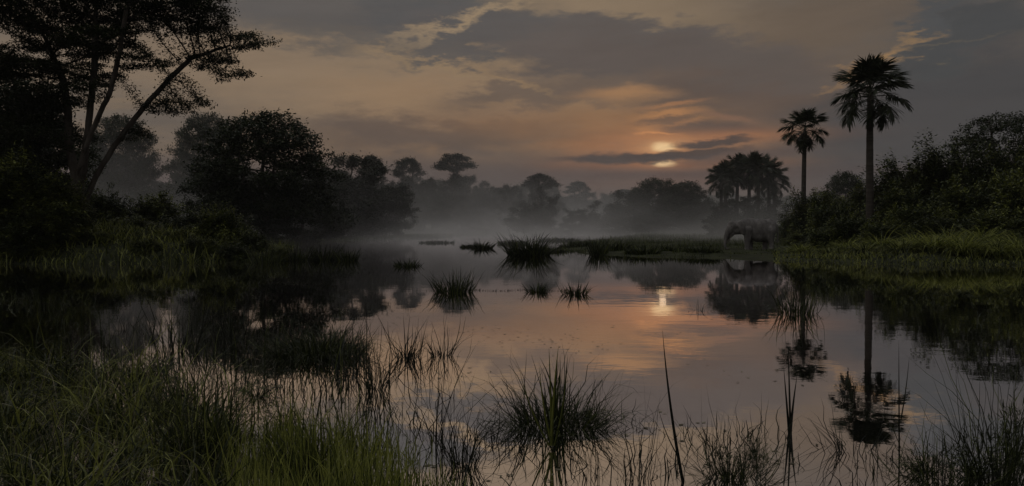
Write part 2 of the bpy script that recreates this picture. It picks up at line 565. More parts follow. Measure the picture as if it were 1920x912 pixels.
def ellipsoids(rng, blobs, n, shell=0.35):
    w = np.array([b[2] if len(b) > 2 else b[1][0] * b[1][1] * b[1][2] for b in blobs], float); w /= w.sum()
    k = rng.choice(len(blobs), n, p=w)
    C = np.array([b[0] for b in blobs], float)[k]; Rr = np.array([b[1] for b in blobs], float)[k]
    d = unit(rng.normal(size=(n, 3)))
    r = rng.random(n) ** shell
    return C + d * r[:, None] * Rr

def tree_meshes(name, seed, stems, blobs, n_attr, step, infl, kill, trunk_r, n_leaf, leaf, clump,
                mat_leaf, mat_wood=None, tip=0.015, pw=2.3, thin=0.06, tropism=0.05, aspect=0.45, up=0.6):
    rng = np.random.default_rng(seed)
    nodes = []; par = []
    for s in stems:                                          # (parent node or -1, polyline)
        p0, line = s
        prev = p0
        for a_i, q in enumerate(line):
            q = np.array(q, float)
            if prev < 0:
                nodes.append(q); par.append(-1); prev = len(nodes) - 1; continue
            a = nodes[prev]; m = max(1, int(np.linalg.norm(q - a) / step))
            for k in range(1, m + 1):
                nodes.append(a + (q - a) * k / m + rng.normal(size=3) * step * 0.05)
                par.append(prev); prev = len(nodes) - 1
    at_ = ellipsoids(rng, blobs, n_attr)
    N, Pn = colonize(rng, at_, nodes, par, step, infl, kill, tropism=tropism)
    n = len(N)
    acc = np.zeros(n); nch = np.zeros(n, int)
    rad = np.zeros(n)
    for j in range(n - 1, -1, -1):
        rad[j] = tip if acc[j] == 0 else acc[j] ** (1 / pw)
        if Pn[j] >= 0:
            acc[Pn[j]] += rad[j] ** pw; nch[Pn[j]] += 1
    k = trunk_r / rad[0]
    big = rad > tip * 3
    rad = np.where(rad > tip, tip + (rad - tip) * (trunk_r - tip) / (rad[0] - tip), tip)
    rad[0] *= 1.25
    ch = np.where(Pn >= 0)[0]
    G = Geo()
    thick = rad[ch] > 0.12
    for sel, kk in ((thick, 9), (~thick, 4)):
        c_ = ch[sel]
        if len(c_):
            a, b = N[Pn[c_]], N[c_]
            ra = np.minimum(rad[Pn[c_]], rad[c_] * 1.6)
            V, Q = tubes(a - (b - a) * 0.06, b + (b - a) * 0.06, ra, rad[c_], kk)
            G.add(V, Q)
    wood = G.mesh(name + '_trunk', mat_wood or M['bark'], True)
    cand = np.where((rad < thin) & (np.arange(n) >= len(nodes)))[0]
    tipw = np.where(nch[cand] == 0, 2.2, 1.0)
    pick = rng.choice(cand, n_leaf, p=tipw / tipw.sum())
    off = rng.normal(size=(n_leaf, 3)) * np.array(clump)
    V, Q = leaves(N[pick] + off, leaf * rng.uniform(0.6, 1.25, n_leaf), leaf * aspect * rng.uniform(0.7, 1.2, n_leaf), rng, up)
    crown = mesh(name + '_crown', V, [Q], mat_leaf)
    return wood, crown

def plant_tree(name, meshes, loc, rz, sc, label, cat='tree', group=None):
    e = bpy.data.objects.new(name, None); e.empty_display_size = 0.5
    COL.objects.link(e)
    e.location = loc; e.rotation_euler = (0, 0, rz)
    e.scale = sc if hasattr(sc, '__len__') else (sc, sc, sc)
    link('trunk', meshes[0], e); link('crown', meshes[1], e)
    tag(e, label, cat, group)
    return e

# the great spreading tree on the left bank, shaped from its own limbs (metres from its foot)
D0 = 58.0
bx0, by0 = at(145, D0), D0
bz0 = hz(bx0, by0) - 0.25
def q(px, py, dep=0.0):
    return ((px - 960) / F * D0 - bx0, dep, EYE + (HOR - py) / F * D0 - bz0)
base = (0.0, 0.0, 0.0)
big_stems = [
    (-1, [base, q(148, 390), q(152, 350)]),
    (2, [q(165, 290, -0.2), q(178, 220, -0.6), q(196, 140, -1.2), q(205, 60, -1.6)]),
    (2, [q(135, 330, 0.5), q(122, 280, 0.8), q(108, 215, 1.5), q(92, 150, 2.2), q(60, 80, 2.6)]),
    (2, [q(178, 330, 0.3), q(205, 270, 0.9), q(250, 200, 1.5), q(300, 140, 1.8), q(340, 100, 2.0), q(420, 78, 1.6)]),
    (2, [q(160, 320, -0.8), q(196, 250, -1.6), q(240, 190, -2.6), q(270, 120, -3.4), q(290, 50, -4)]),
]
big_blobs = []
def pad(px, py, wpx, hpx, dep, ddep=2.2, w=None):
    b = q(px, py, dep); big_blobs.append((b, (wpx / 26 , ddep, hpx / 26), w if w else wpx * hpx * ddep))
pad(450, 70, 62, 22, 1.5, 1.8); pad(430, 140, 46, 16, 0.6, 1.4); pad(370, 105, 60, 18, 2.2, 2.2)
pad(350, 30, 90, 30, 0.5, 3.5); pad(290, 10, 90, 26, -3, 3); pad(300, 130, 60, 16, -2.5, 2)
pad(335, 195, 62, 13, 0.5, 2); pad(270, 195, 50, 16, 2.5, 2.0); pad(235, 95, 75, 24, -3, 3)
pad(200, 20, 110, 36, 0, 5); pad(100, 60, 90, 40, 2, 4.5); pad(30, 20, 90, 45, -1, 5); pad(20, 110, 70, 30, 1, 4)
pad(130, 130, 70, 26, 3, 2.5); pad(70, 180, 60, 24, 2, 2.5); pad(160, -60, 180, 40, 0, 6); pad(330, -40, 90, 36, 0, 5)
pad(200, 170, 40, 16, -2.5, 1.6); pad(20, 210, 60, 30, 0, 3); pad(130, 250, 30, 14, 3.0, 1.0)
pad(410, 20, 50, 18, -1, 2); pad(50, 140, 90, 30, -2, 3); pad(10, 280, 60, 40, 1, 3); pad(60, 250, 50, 24, -1.5, 2); pad(110, 180, 40, 18, -2, 2); pad(250, 250, 36, 12, 1, 1.5)
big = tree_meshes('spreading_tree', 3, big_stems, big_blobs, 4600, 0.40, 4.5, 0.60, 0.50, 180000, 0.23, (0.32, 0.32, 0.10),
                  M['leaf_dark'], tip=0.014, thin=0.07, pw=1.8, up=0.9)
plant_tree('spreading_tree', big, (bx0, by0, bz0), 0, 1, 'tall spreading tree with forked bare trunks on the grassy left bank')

def dome(R_, z0, z1, lobes, seed, droop=0.0):
    """lobed crown: pads set round a dome"""
    rng = np.random.default_rng(seed); out = []
    for k in range(lobes):
        a = 2.399 * k + rng.random() * 0.5; f = math.sqrt((k + 0.5) / lobes)
        zz_ = z1 - (z1 - z0) * (f ** 2.2) - droop * f
        rr = R_ * (0.30 + 0.10 * rng.random())
        out.append(((R_ * 0.78 * f * math.cos(a), R_ * 0.78 * f * math.sin(a), zz_ - rr * 0.35), (rr, rr, rr * 0.42), 1))
    return out

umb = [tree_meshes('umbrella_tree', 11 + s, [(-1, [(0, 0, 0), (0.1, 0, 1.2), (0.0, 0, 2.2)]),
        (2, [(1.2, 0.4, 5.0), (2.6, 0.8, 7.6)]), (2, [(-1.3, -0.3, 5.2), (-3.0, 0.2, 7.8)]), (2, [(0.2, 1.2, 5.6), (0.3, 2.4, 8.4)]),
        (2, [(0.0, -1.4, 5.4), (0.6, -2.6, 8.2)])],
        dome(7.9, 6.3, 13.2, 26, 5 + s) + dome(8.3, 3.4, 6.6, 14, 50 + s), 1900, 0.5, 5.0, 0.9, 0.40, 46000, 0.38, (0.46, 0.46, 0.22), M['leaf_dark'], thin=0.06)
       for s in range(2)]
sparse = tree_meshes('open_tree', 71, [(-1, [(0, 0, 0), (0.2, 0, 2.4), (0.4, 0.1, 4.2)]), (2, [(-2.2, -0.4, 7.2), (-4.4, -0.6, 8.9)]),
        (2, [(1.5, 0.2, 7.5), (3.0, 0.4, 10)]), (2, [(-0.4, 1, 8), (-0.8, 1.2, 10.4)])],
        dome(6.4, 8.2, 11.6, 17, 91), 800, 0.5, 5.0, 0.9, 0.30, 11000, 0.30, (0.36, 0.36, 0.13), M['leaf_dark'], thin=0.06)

def round_tree(seed, H=16.0, n_leaf=18000, leaf=0.5, mat='leaf_far', low=0.18, wid=0.40):
    rng = np.random.default_rng(seed); bl = []
    for k in range(28):
        a = rng.random() * 6.28; z = rng.uniform(low + 0.12, 0.90)
        prof = math.sin(math.pi * min(1, max(0.0, (z - low + 0.2) / (1.28 - low)))) ** 0.6
        rr = H * wid * prof * math.sqrt(rng.random())
        s_ = H * rng.uniform(0.09, 0.15)
        bl.append(((rr * math.cos(a), rr * math.sin(a), z * H), (s_ * 1.15, s_ * 1.15, s_ * 0.72), 1))
    return tree_meshes('forest_tree', seed, [(-1, [(0, 0, 0), (0.1, 0.1, H * 0.2), (0.2, 0, H * 0.4)])], bl, 420, H / 26, H * 0.5, H / 15,
                       H * 0.022, n_leaf, leaf, (H * 0.030, H * 0.030, H * 0.022), M[mat], thin=0.09, tip=0.02)
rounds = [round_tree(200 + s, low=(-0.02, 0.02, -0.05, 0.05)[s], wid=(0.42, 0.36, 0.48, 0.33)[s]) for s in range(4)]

def tall_tree(seed, H=30.0):
    bl = dome(7.0, H * 0.76, H * 0.955, 15, seed) + dome(4.5, H * 0.58, H * 0.70, 4, seed + 1)
    return tree_meshes('emergent_tree', seed, [(-1, [(0, 0, 0), (0.3, 0, H * 0.3), (0.1, 0.2, H * 0.58)]), (-0 + 8, [(2.0, 0.5, H * 0.75)]), (10, [(-2.2, -0.3, H * 0.78)])],
                       bl, 520, 1.0, 14, 1.7, 0.55, 9000, 0.72, (0.75, 0.75, 0.38), M['leaf_far'], tip=0.03, thin=0.13)
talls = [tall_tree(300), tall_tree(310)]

# ------------------------------------------------------------------ shrubs of arching sprays
def bush_mesh(name, seed, R_=3.0, H=3.0, ns=520, nl=20, leaf=0.30, mat='leaf_shrub', aspect=0.42, droop=0.5, ragged=0.72):
    rng = np.random.default_rng(seed)
    nb = 24
    lob = unit(np.column_stack([rng.normal(size=nb), rng.normal(size=nb), np.abs(rng.normal(size=nb)) * 0.9 + 0.1]))
    lw_ = rng.uniform(0.5, 1.0, nb)
    d = rng.normal(size=(ns, 3)); d[:, 2] = np.abs(d[:, 2]) * 0.95; d = unit(d)
    m = ((d @ lob.T).clip(0, 1) ** 16 * lw_).max(1)
    r = (0.58 + 0.5 * m) * rng.uniform(ragged, 1.08, ns)
    end = d * r[:, None] * np.array([R_, R_, H])
    end[:, 2] = end[:, 2].clip(0.03 * H)
    root = np.column_stack([end[:, 0] * 0.42, end[:, 1] * 0.42, end[:, 2] * 0.35 * rng.random(ns)])
    mid = (root + end) / 2; mid[:, 2] += 0.22 * H * rng.uniform(0.3, 1.0, ns) + 0.03 * R_
    G = Geo()
    P = []; Al = []
    prev = None
    for k in range(nl):
        t = 0.38 + 0.62 * (k + rng.random(ns)) / nl; t = t[:, None]
        p = (1 - t) ** 2 * root + 2 * t * (1 - t) * mid + t * t * end
        tg = unit(2 * (1 - t) * (mid - root) + 2 * t * (end - mid))
        sd__ = unit(np.cross(tg, np.array([[0, 0, 1.0]]))) * (1 if k % 2 else -1)
        P.append(p + rng.normal(size=(ns, 3)) * 0.017 * R_); Al.append(tg * 0.75 + sd__ * 0.8)
    P = np.concatenate(P); Al = np.concatenate(Al)
    V, Q = leaves(P, leaf * rng.uniform(0.65, 1.3, len(P)), leaf * aspect, rng, 0.9, Al, droop * 0.6)
    G.add(V, Q)
    sel = rng.choice(ns, min(ns, 150), replace=False)
    V, Q = tubes(root[sel] * np.array([0.4, 0.4, 0.0]), mid[sel], np.full(len(sel), 0.0117 * R_), np.full(len(sel), 0.006 * R_), 3)
    G.add(V, Q)
    V, Q = tubes(mid[sel], end[sel], np.full(len(sel), 0.006 * R_), np.full(len(sel), 0.002 * R_), 3); G.add(V, Q)
    return G.mesh(name, M[mat])

shrubs = [bush_mesh('shrub', 400 + s, 3.0, 3.2, 900, 24, 0.21) for s in range(3)]
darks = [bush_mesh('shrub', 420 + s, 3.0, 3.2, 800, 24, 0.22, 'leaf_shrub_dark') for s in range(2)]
tall_shrubs = [bush_mesh('shrub', 440 + s, 3.0, 8.0, 1700, 26, 0.22) for s in range(3)]
tall_darks = [bush_mesh('shrub', 450 + s, 3.0, 8.0, 1600, 26, 0.22, 'leaf_shrub_dark') for s in range(2)]

def shrub(px, top, wpx, d, meshes, k, label, group=None, name='shrub', sink=0.3, wide=1.0):
    x = at(px, d); z = hz(x, d)
    ztop = EYE + (HOR - top) / F * d
    h = max(0.8, ztop - z)
    w = wpx / F * d / 2
    if h / w > 1.7: meshes, H0 = (tall_shrubs if meshes is shrubs else tall_darks), 7.6
    else: H0 = 3.05
    o = link(name, meshes[k % len(meshes)], None, (x, d, z - sink), (k * 2.1) % 6.28, (w / (2.75 if H0 < 5 else 2.35), w / 2.75 * wide, (h + sink) / H0))
    tag(o, label, 'shrub', group)
    return o

RB = 'leafy shrubs on the right bank'
right = [
    (1492, 396, 90, 100, 'low shrub at the left end of the right bank thicket, behind the elephant'),
    (1522, 338, 110, 88, 'rounded shrub in front of the short palm trunk, hiding its foot'),
    (1562, 362, 130, 78, 'shrub midway between the two tall fan palms'),
    (1604, 334, 120, 94, 'shrub on the skyline just left of the tall palm trunk'),
    (1650, 326, 110, 92, 'shrub on the skyline just right of the tall palm trunk'),
    (1600, 392, 130, 66, 'lit shrub in front of the tall palm, above the bank grass'),
    (1692, 330, 150, 72, 'wide shrub in the hollow right of the tall palm'),
    (1712, 262, 190, 82, 'tall shrub forming the first high shoulder of the thicket'),
    (1768, 258, 140, 80, 'high shrub on the thicket skyline left of the open branched tree'),
    (1838, 248, 150, 78, 'high shrub in front of the open branched tree'),
    (1912, 250, 160, 76, 'highest shrub at the right edge, under the open branched tree'),
    (1722, 366, 150, 63, 'shrub with drooping lit sprays in the middle of the thicket'),
    (1806, 322, 180, 65, 'broad shrub with arching sprays below the high skyline shrubs'),
    (1896, 306, 180, 63, 'broad shrub at the right edge below the highest one'),
    (1660, 408, 120, 60, 'low shrub at the thicket foot under the tall palm'),
    (1764, 396, 150, 58.5, 'low dark shrub at the thicket foot above the long grass tufts'),
    (1856, 388, 160, 57.5, 'low shrub at the thicket foot near the right edge'),
    (1946, 396, 160, 57, 'low shrub cut by the right edge of the view'),
    (1502, 430, 80, 82, 'small shrub right behind the tail of the elephant'),
    (1536, 424, 96, 68, 'small shrub on the bank beside the short palm foot'),
]
for k, (px, tp, w_, d_, lb) in enumerate(right):
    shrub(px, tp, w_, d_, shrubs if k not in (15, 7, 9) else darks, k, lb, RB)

LB = 'shrubs on the left bank'
left = [
    (30, 268, 190, 50.5, 'big leafy shrub at the left edge beside the spreading tree'),
    (-40, 300, 160, 49.5, 'shrub cut by the left edge of the view'),
    (112, 330, 120, 52.5, 'shrub close behind the foot of the spreading tree, on its left'),
    (200, 344, 110, 66, 'shrub close behind the foot of the spreading tree, on its right'),
    (284, 356, 140, 78, 'dim rounded shrub behind the bank between the two big trees'),
    (352, 388, 110, 72, 'low dim shrub left of the pointed shrub'),
    (418, 374, 130, 57, 'pointed leafy shrub at the right end of the left bank'),
    (474, 424, 90, 55, 'low shrub sloping down to the water at the tip of the left bank'),
    (64, 372, 120, 49, 'low shrub in front of the big one at the left edge'),
    (250, 404, 120, 60, 'low shrub on the bank grass right of the spreading tree'),
    (330, 428, 80, 54, 'knee high shrub on the bank slope below the dim rounded shrub'), (180, 430, 90, 52, 'knee high shrub on the slope before the spreading tree'),
    (100, 436, 80, 50.5, 'knee high shrub on the slope left of the spreading tree foot'), (20, 430, 100, 50, 'knee high shrub at the left edge of the slope'),
    (380, 438, 90, 51.5, 'spreading low shrub below the pointed shrub'), (440, 446, 80, 50.5, 'low shrub near the water below the pointed shrub'),
    (270, 446, 80, 49.8, 'low shrub near the water in the middle of the left bank'), (520, 452, 60, 51, 'last tiny shrub before the reeds of the left bank tip'),
]
for k, (px, tp, w_, d_, lb) in enumerate(left):
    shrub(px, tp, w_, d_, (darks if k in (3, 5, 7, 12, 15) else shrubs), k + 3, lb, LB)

# ------------------------------------------------------------------ trees in the mist
def put_tree(name, meshes, H0, R0, px, top, wpx, d, label, k, group=None, sink=0.3):
    x = at(px, d); z = hz(x, d)
    h = EYE + (HOR - top) / F * d - z + sink
    w = wpx / F * d / 2
    return plant_tree(name, meshes, (x, d, z - sink), (k * 1.7) % 6.28, (w / R0, w / R0, h / H0), label, 'tree', group)

put_tree('umbrella_tree', umb[0], 13.4, 8.0, 498, 203, 296, 100, 'dark umbrella crowned tree standing alone past the left bank', 0)
put_tree('umbrella_tree', umb[1], 13.4, 8.0, 228, 208, 160, 150, 'dim broad tree seen behind the trunks of the spreading tree', 1)
put_tree('umbrella_tree', umb[0], 13.4, 8.0, 388, 205, 155, 175, 'pale misty tree between the spreading tree and the umbrella crowned tree', 2)
put_tree('umbrella_tree', umb[1], 13.4, 8.0, -10, 120, 330, 70, 'dark tree mostly cut by the left edge, behind the spreading tree', 3)
put_tree('umbrella_tree', umb[1], 13.4, 8.0, 60, 190, 230, 84, 'dark tree filling the gap left of the forked trunks', 4)
put_tree('open_tree', sparse, 11.9, 6.6, 1880, 200, 230, 82, 'open crowned tree with bare branches on the right skyline', 0)
put_tree('umbrella_tree', umb[0], 13.4, 8.0, 1584, 318, 96, 130, 'small flat topped tree on the skyline between the two tall palms', 5)

low = [(436, 322, 130, 106, 'low rounded tree under the left side of the umbrella crowned tree'), (566, 330, 130, 110, 'low tree under the right side of the umbrella crowned tree, close to its trunk'),
       (618, 346, 110, 126, 'low drooping tree at the water right of the umbrella crowned tree'), (500, 372, 120, 98, 'bushy tree hiding the foot of the umbrella crowned tree')]
for k, (px, tp, w_, d_, lb) in enumerate(low):
    put_tree('forest_tree', rounds[(0, 2, 1, 0)[k]], 15.6, 6.2, px, tp, w_, d_, lb, k + 2, 'low trees round the umbrella crowned tree')

mid = [(592, 312, 180, 150), (655, 286, 150, 166), (704, 298, 110, 176), (745, 344, 84, 178), (560, 372, 130, 142), (690, 352, 140, 164), (626, 372, 120, 148)]
midlab = ['dark tree right behind the umbrella crowned tree', 'highest tree of the dark clump right of the umbrella crowned tree',
          'tree on the right shoulder of the dark clump', 'drooping tree at the right end of the dark clump',
          'low dark tree under the right side of the umbrella crowned tree', 'low tree at the foot of the dark clump near the water',
          'low tree in the middle of the dark clump']
for k, ((px, tp, w_, d_), lb) in enumerate(zip(mid, midlab)):
    put_tree('forest_tree', rounds[k % 4], 15.6, 6.2, px, tp, w_, d_, lb, k, 'trees of the dark clump past the left bank')

em = [(765, 291, 66, 300, 'round headed emergent tree, left one of the two standing over the misty forest'),
      (855, 282, 88, 310, 'tallest emergent tree with a fan of branches over the misty forest'),
      (697, 285, 56, 230, 'small emergent crown just above the dark clump'),
      (1012, 321, 80, 268, 'emergent tree with a pale open crown over the drooping tree in the middle'),
      (1082, 337, 52, 350, 'pale round emergent tree on the far ridge left of the island clump'),
      (1170, 352, 60, 330, 'pale low emergent tree beside the island clump')]
for k, (px, tp, w_, d_, lb) in enumerate(em):
    put_tree('emergent_tree', talls[k % 2], 29.6, 7.4, px, tp, w_, d_, lb, k, 'emergent trees over the far forest')

isl = [(1012, 342, 70, 232, 'dark drooping tree standing by itself in the mist, middle of the far shore'),
       (1000, 384, 104, 226, 'low dark tree under the drooping tree'),
       (1112, 372, 90, 236, 'rounded dark tree on the far shore left of the island clump'),
       (1072, 398, 60, 232, 'low bushy tree between the drooping tree and the rounded dark tree'),
       (1160, 376, 100, 240, 'first low tree at the left end of the island clump'),
       (1196, 352, 120, 250, 'tree on the left shoulder of the island clump'),
       (1230, 331, 132, 246, 'highest tree of the island clump, under the sun'),
       (1282, 337, 124, 248, 'second highest tree of the island clump, right of the highest'),
       (1312, 352, 100, 250, 'tree on the right shoulder of the island clump'),
       (1330, 378, 56, 246, 'last low tree at the right end of the island clump'),
       (1246, 366, 160, 242, 'low front tree of the island clump')]
for k, (px, tp, w_, d_, lb) in enumerate(isl):
    if k in (6, 7): put_tree('umbrella_tree', umb[k % 2], 13.4, 8.0, px, tp, w_, d_, lb, k, 'dark trees on the far shore', 1.0)
    else: put_tree('forest_tree', rounds[(2, 0, 2, 0, 2, 0, 0, 0, 2, 0, 2)[k]], 15.6, 6.2, px, tp, w_, d_, lb, k, 'dark trees on the far shore', 1.0)

rng = np.random.default_rng(8)
for k in range(34):                                           # misty row behind, nothing tells them apart
    px = 600 + k * 13.2 + rng.uniform(-5, 5); d_ = rng.uniform(285, 345)
    put_tree('forest_tree', rounds[k % 4], 15.6, 6.2, px, 328 + rng.uniform(-8, 16) + (8 if px > 900 else 0), rng.uniform(46, 78), d_,
             'pale misty tree in the long far row left of the drooping tree', k, 'far row of misty trees', 1.0)
for k in range(26):
    px = 1030 + k * 21 + rng.uniform(-8, 8); d_ = rng.uniform(350, 430)
    put_tree('forest_tree', rounds[(k + 2) % 4], 15.6, 6.2, px, 361 + rng.uniform(-6, 8), rng.uniform(44, 70), d_,
             'pale tree on the far ridge behind the island clump and the palms', k, 'far ridge trees', 1.0)
for k in range(16):
    px = 130 + k * 30 + rng.uniform(-8, 8); d_ = rng.uniform(190, 260)
    put_tree('forest_tree', rounds[(k + 1) % 4], 15.6, 6.2, px, 318 + rng.uniform(-14, 14), rng.uniform(70, 110), d_,
             'faint misty tree far behind the left bank', k, 'faint trees behind the left bank', 1.0)

# ------------------------------------------------------------------ fan palms
def frond_mesh(seed, length=3.3, pet=0.42, droop=0.9, ll=0.95, n=24, dead=False):
    """one costapalmate leaf along +X: bare petiole, then a drooping rib with long narrow leaflets"""
    rng = np.random.default_rng(seed); G = Geo()
    m = 15; P = [np.zeros(3)]; T = []
    for k in range(m):
        t = (k + 0.5) / m
        a = -droop * t ** 1.6
        T.append(np.array([math.cos(a), 0, math.sin(a)])); P.append(P[-1] + T[-1] * length / m)
    P = np.array(P); T.append(T[-1]); T = np.array(T)
    rr = np.linspace(0.05, 0.012, m + 1)
    V, Q = tubes(P[:-1], P[1:], rr[:-1], rr[1:], 4); G.add(V, Q)
    for s in (-1, 1):
        for j in range(n):
            u = pet + (1 - pet) * (j / (n - 1)) ** 0.85 * 0.98
            f = u * m; i0 = min(int(f), m - 1)
            p = P[i0] + (P[i0 + 1] - P[i0]) * (f - i0); tg = T[i0]
            v = (j / (n - 1))
            fan = R(108 - 92 * v ** 0.9) + rng.normal() * 0.05
            L = ll * (0.62 + 0.62 * math.sin(math.pi * min(1, 0.25 + 0.62 * v))) * rng.uniform(0.85, 1.12)
            side = np.array([0, s, 0]); upv = np.cross(tg, side) * s
            d = tg * math.cos(fan) + side * math.sin(fan) + np.array([0, 0, rng.uniform(-0.45, 0.45)])
            pts = []; q_ = p.copy(); seg = 4
            for i_ in range(seg + 1):
                pts.append(q_.copy()); t = (i_ + 1) / seg
                dd = d + np.array([0, 0, -1.0]) * t ** 1.5 * (0.75 if not dead else 1.2) * rng.uniform(0.8, 1.2)
                q_ = q_ + unit(dd) * L / seg
            pts = np.array(pts)
            wv = unit(np.cross(d, np.array([0, 0, 1.0])) + 1e-6)
            w = np.array([0.035, 0.062, 0.055, 0.032, 0.004])[:, None]
            V = np.stack([pts - wv * w, pts + wv * w + np.array([0, 0, 0.015])], 1).reshape(-1, 3)
            Q = np.array([[2 * i_, 2 * i_ + 1, 2 * i_ + 3, 2 * i_ + 2] for i_ in range(seg)])
            G.add(V, Q)
    return G.mesh('frond', M['palm_dead'] if dead else M['palm'])
fronds = [frond_mesh(500, 2.95, 0.54, 0.6, 1.15), frond_mesh(501, 3.0, 0.54, 1.0, 1.15), frond_mesh(502, 2.9, 0.54, 1.35, 1.1)]
dead_fronds = [frond_mesh(520 + s, 1.75 + 0.2 * s, 0.22, 1.9, 0.7, 12, True) for s in range(2)]

def palm(px, top, d, rc, label, seed, n_live=34, n_dead=6, trunk_r=0.24, group='fan palms', lean=0.0, bare=False):
    rng = np.random.default_rng(seed)
    x = at(px, d); z = hz(x, d) - 0.3
    H = EYE + (HOR - top) / F * d - z - rc * 1.0              # growing point
    e = bpy.data.objects.new('fan_palm', None); COL.objects.link(e); e.location = (x, d, z)
    n = 22; ts = np.linspace(0, 1, n)
    P = np.column_stack([lean * ts ** 2 * H * 0.1 + 0.05 * np.sin(ts * 5 + seed), 0.05 * np.cos(ts * 4), ts * H])
    rad_ = trunk_r * (1.15 - 0.28 * ts + 0.45 * np.exp(-ts * 22)) * (1 + 0.05 * (np.arange(n) % 2))
    V, Q = tubes(P[:-1], P[1:], rad_[:-1], rad_[1:], 10)
    link('trunk', Geo().add(V, Q).mesh('palm_trunk', M['bark_palm'], True), e)
    tip = P[-1]
    s = rc / 3.15
    V, Q = tubes([tip - np.array([0, 0, 0.5 * s])] , [tip + np.array([0, 0, 0.55 * s])], np.array([0.34 * s]), np.array([0.12 * s]), 8)
    link('crownshaft', Geo().add(V, Q).mesh('crownshaft', M['bark_palm'], True), e)
    rings = [(0.12, 82, 0, 0.92), (0.17, 62, 0, 0.98), (0.18, 44, 0, 1.0), (0.18, 26, 1, 1.0), (0.14, 8, 1, 1.02), (0.12, -10, 1, 1.0), (0.09, -28, 2, 0.95)]
    k = 0
    for fr, el_, ty, ln in rings:
        m = max(3, round(fr * n_live)); a0 = rng.uniform(0, 6.28)
        for j in range(m):
            o = link('frond', fronds[ty], e)
            o.location = tip + np.array([0, 0, 0.30 * s - 0.10 * s * rings.index((fr, el_, ty, ln))])
            o.rotation_euler = (rng.uniform(-0.35, 0.35), -R(el_ + rng.uniform(-9, 9)), a0 + 6.283 * (j + rng.uniform(-0.25, 0.25)) / m)
            k_ = s * ln * rng.uniform(0.92, 1.06); o.scale = (k_, k_, k_)
    for k in range(n_dead):
        o = link('frond', dead_fronds[k % 2], e)
        o['label'] = 'withered brown frond hanging against the trunk'
        o.location = tip + np.array([0, 0, -0.15 * s - 0.5 * s * rng.random()])
        o.rotation_euler = (rng.uniform(-0.4, 0.4), R(rng.uniform(5, 45)), 6.283 * 2.618 * k / n_dead + rng.uniform(-0.3, 0.3))
        k_ = s * rng.uniform(0.85, 1.05); o.scale = (k_, k_, k_)
    tag(e, label, 'palm', group)
    return e

palm(1630, 114, 72, 3.2, 'tallest fan palm with a long bare trunk on the right bank', 1, 31, 3, 0.30)
palm(1507, 206, 99, 2.75, 'shorter fan palm with a ball of withered fronds under its crown', 2, 25, 30, 0.27)
for k, (px, tp, d_, rc, lb) in enumerate([
        (1360, 303, 166, 3.2, 'fan palm at the left side of the palm cluster behind the elephant'),
        (1382, 292, 170, 3.1, 'second fan palm from the left in the palm cluster'),
        (1404, 285, 168, 3.4, 'highest fan palm in the middle of the palm cluster'),
        (1421, 288, 165, 3.1, 'fan palm just right of the highest one in the palm cluster'),
        (1441, 298, 168, 3.3, 'fan palm at the right side of the palm cluster'),
        (1352, 318, 172, 2.6, 'low fan palm with drooping fronds on the left of the palm cluster'),
        (1452, 318, 171, 2.7, 'low fan palm with drooping fronds on the right of the palm cluster')]):
    palm(px, tp, d_, rc * 1.18, lb, 20 + k, 26, 2, 0.36, 'fan palms of the cluster')
for k, (px, tp, w_, d_, lb) in enumerate([(1372, 366, 84, 163, 'bushy tree at the left foot of the palm cluster'),
        (1408, 370, 110, 160, 'bushy tree at the front foot of the palm cluster'), (1440, 362, 80, 165, 'bushy tree at the right foot of the palm cluster')]):
    put_tree('forest_tree', rounds[(0, 2, 0)[k]], 15.6, 6.2, px, tp, w_, d_, lb, k, 'bushy trees at the foot of the palm cluster', 1.0)

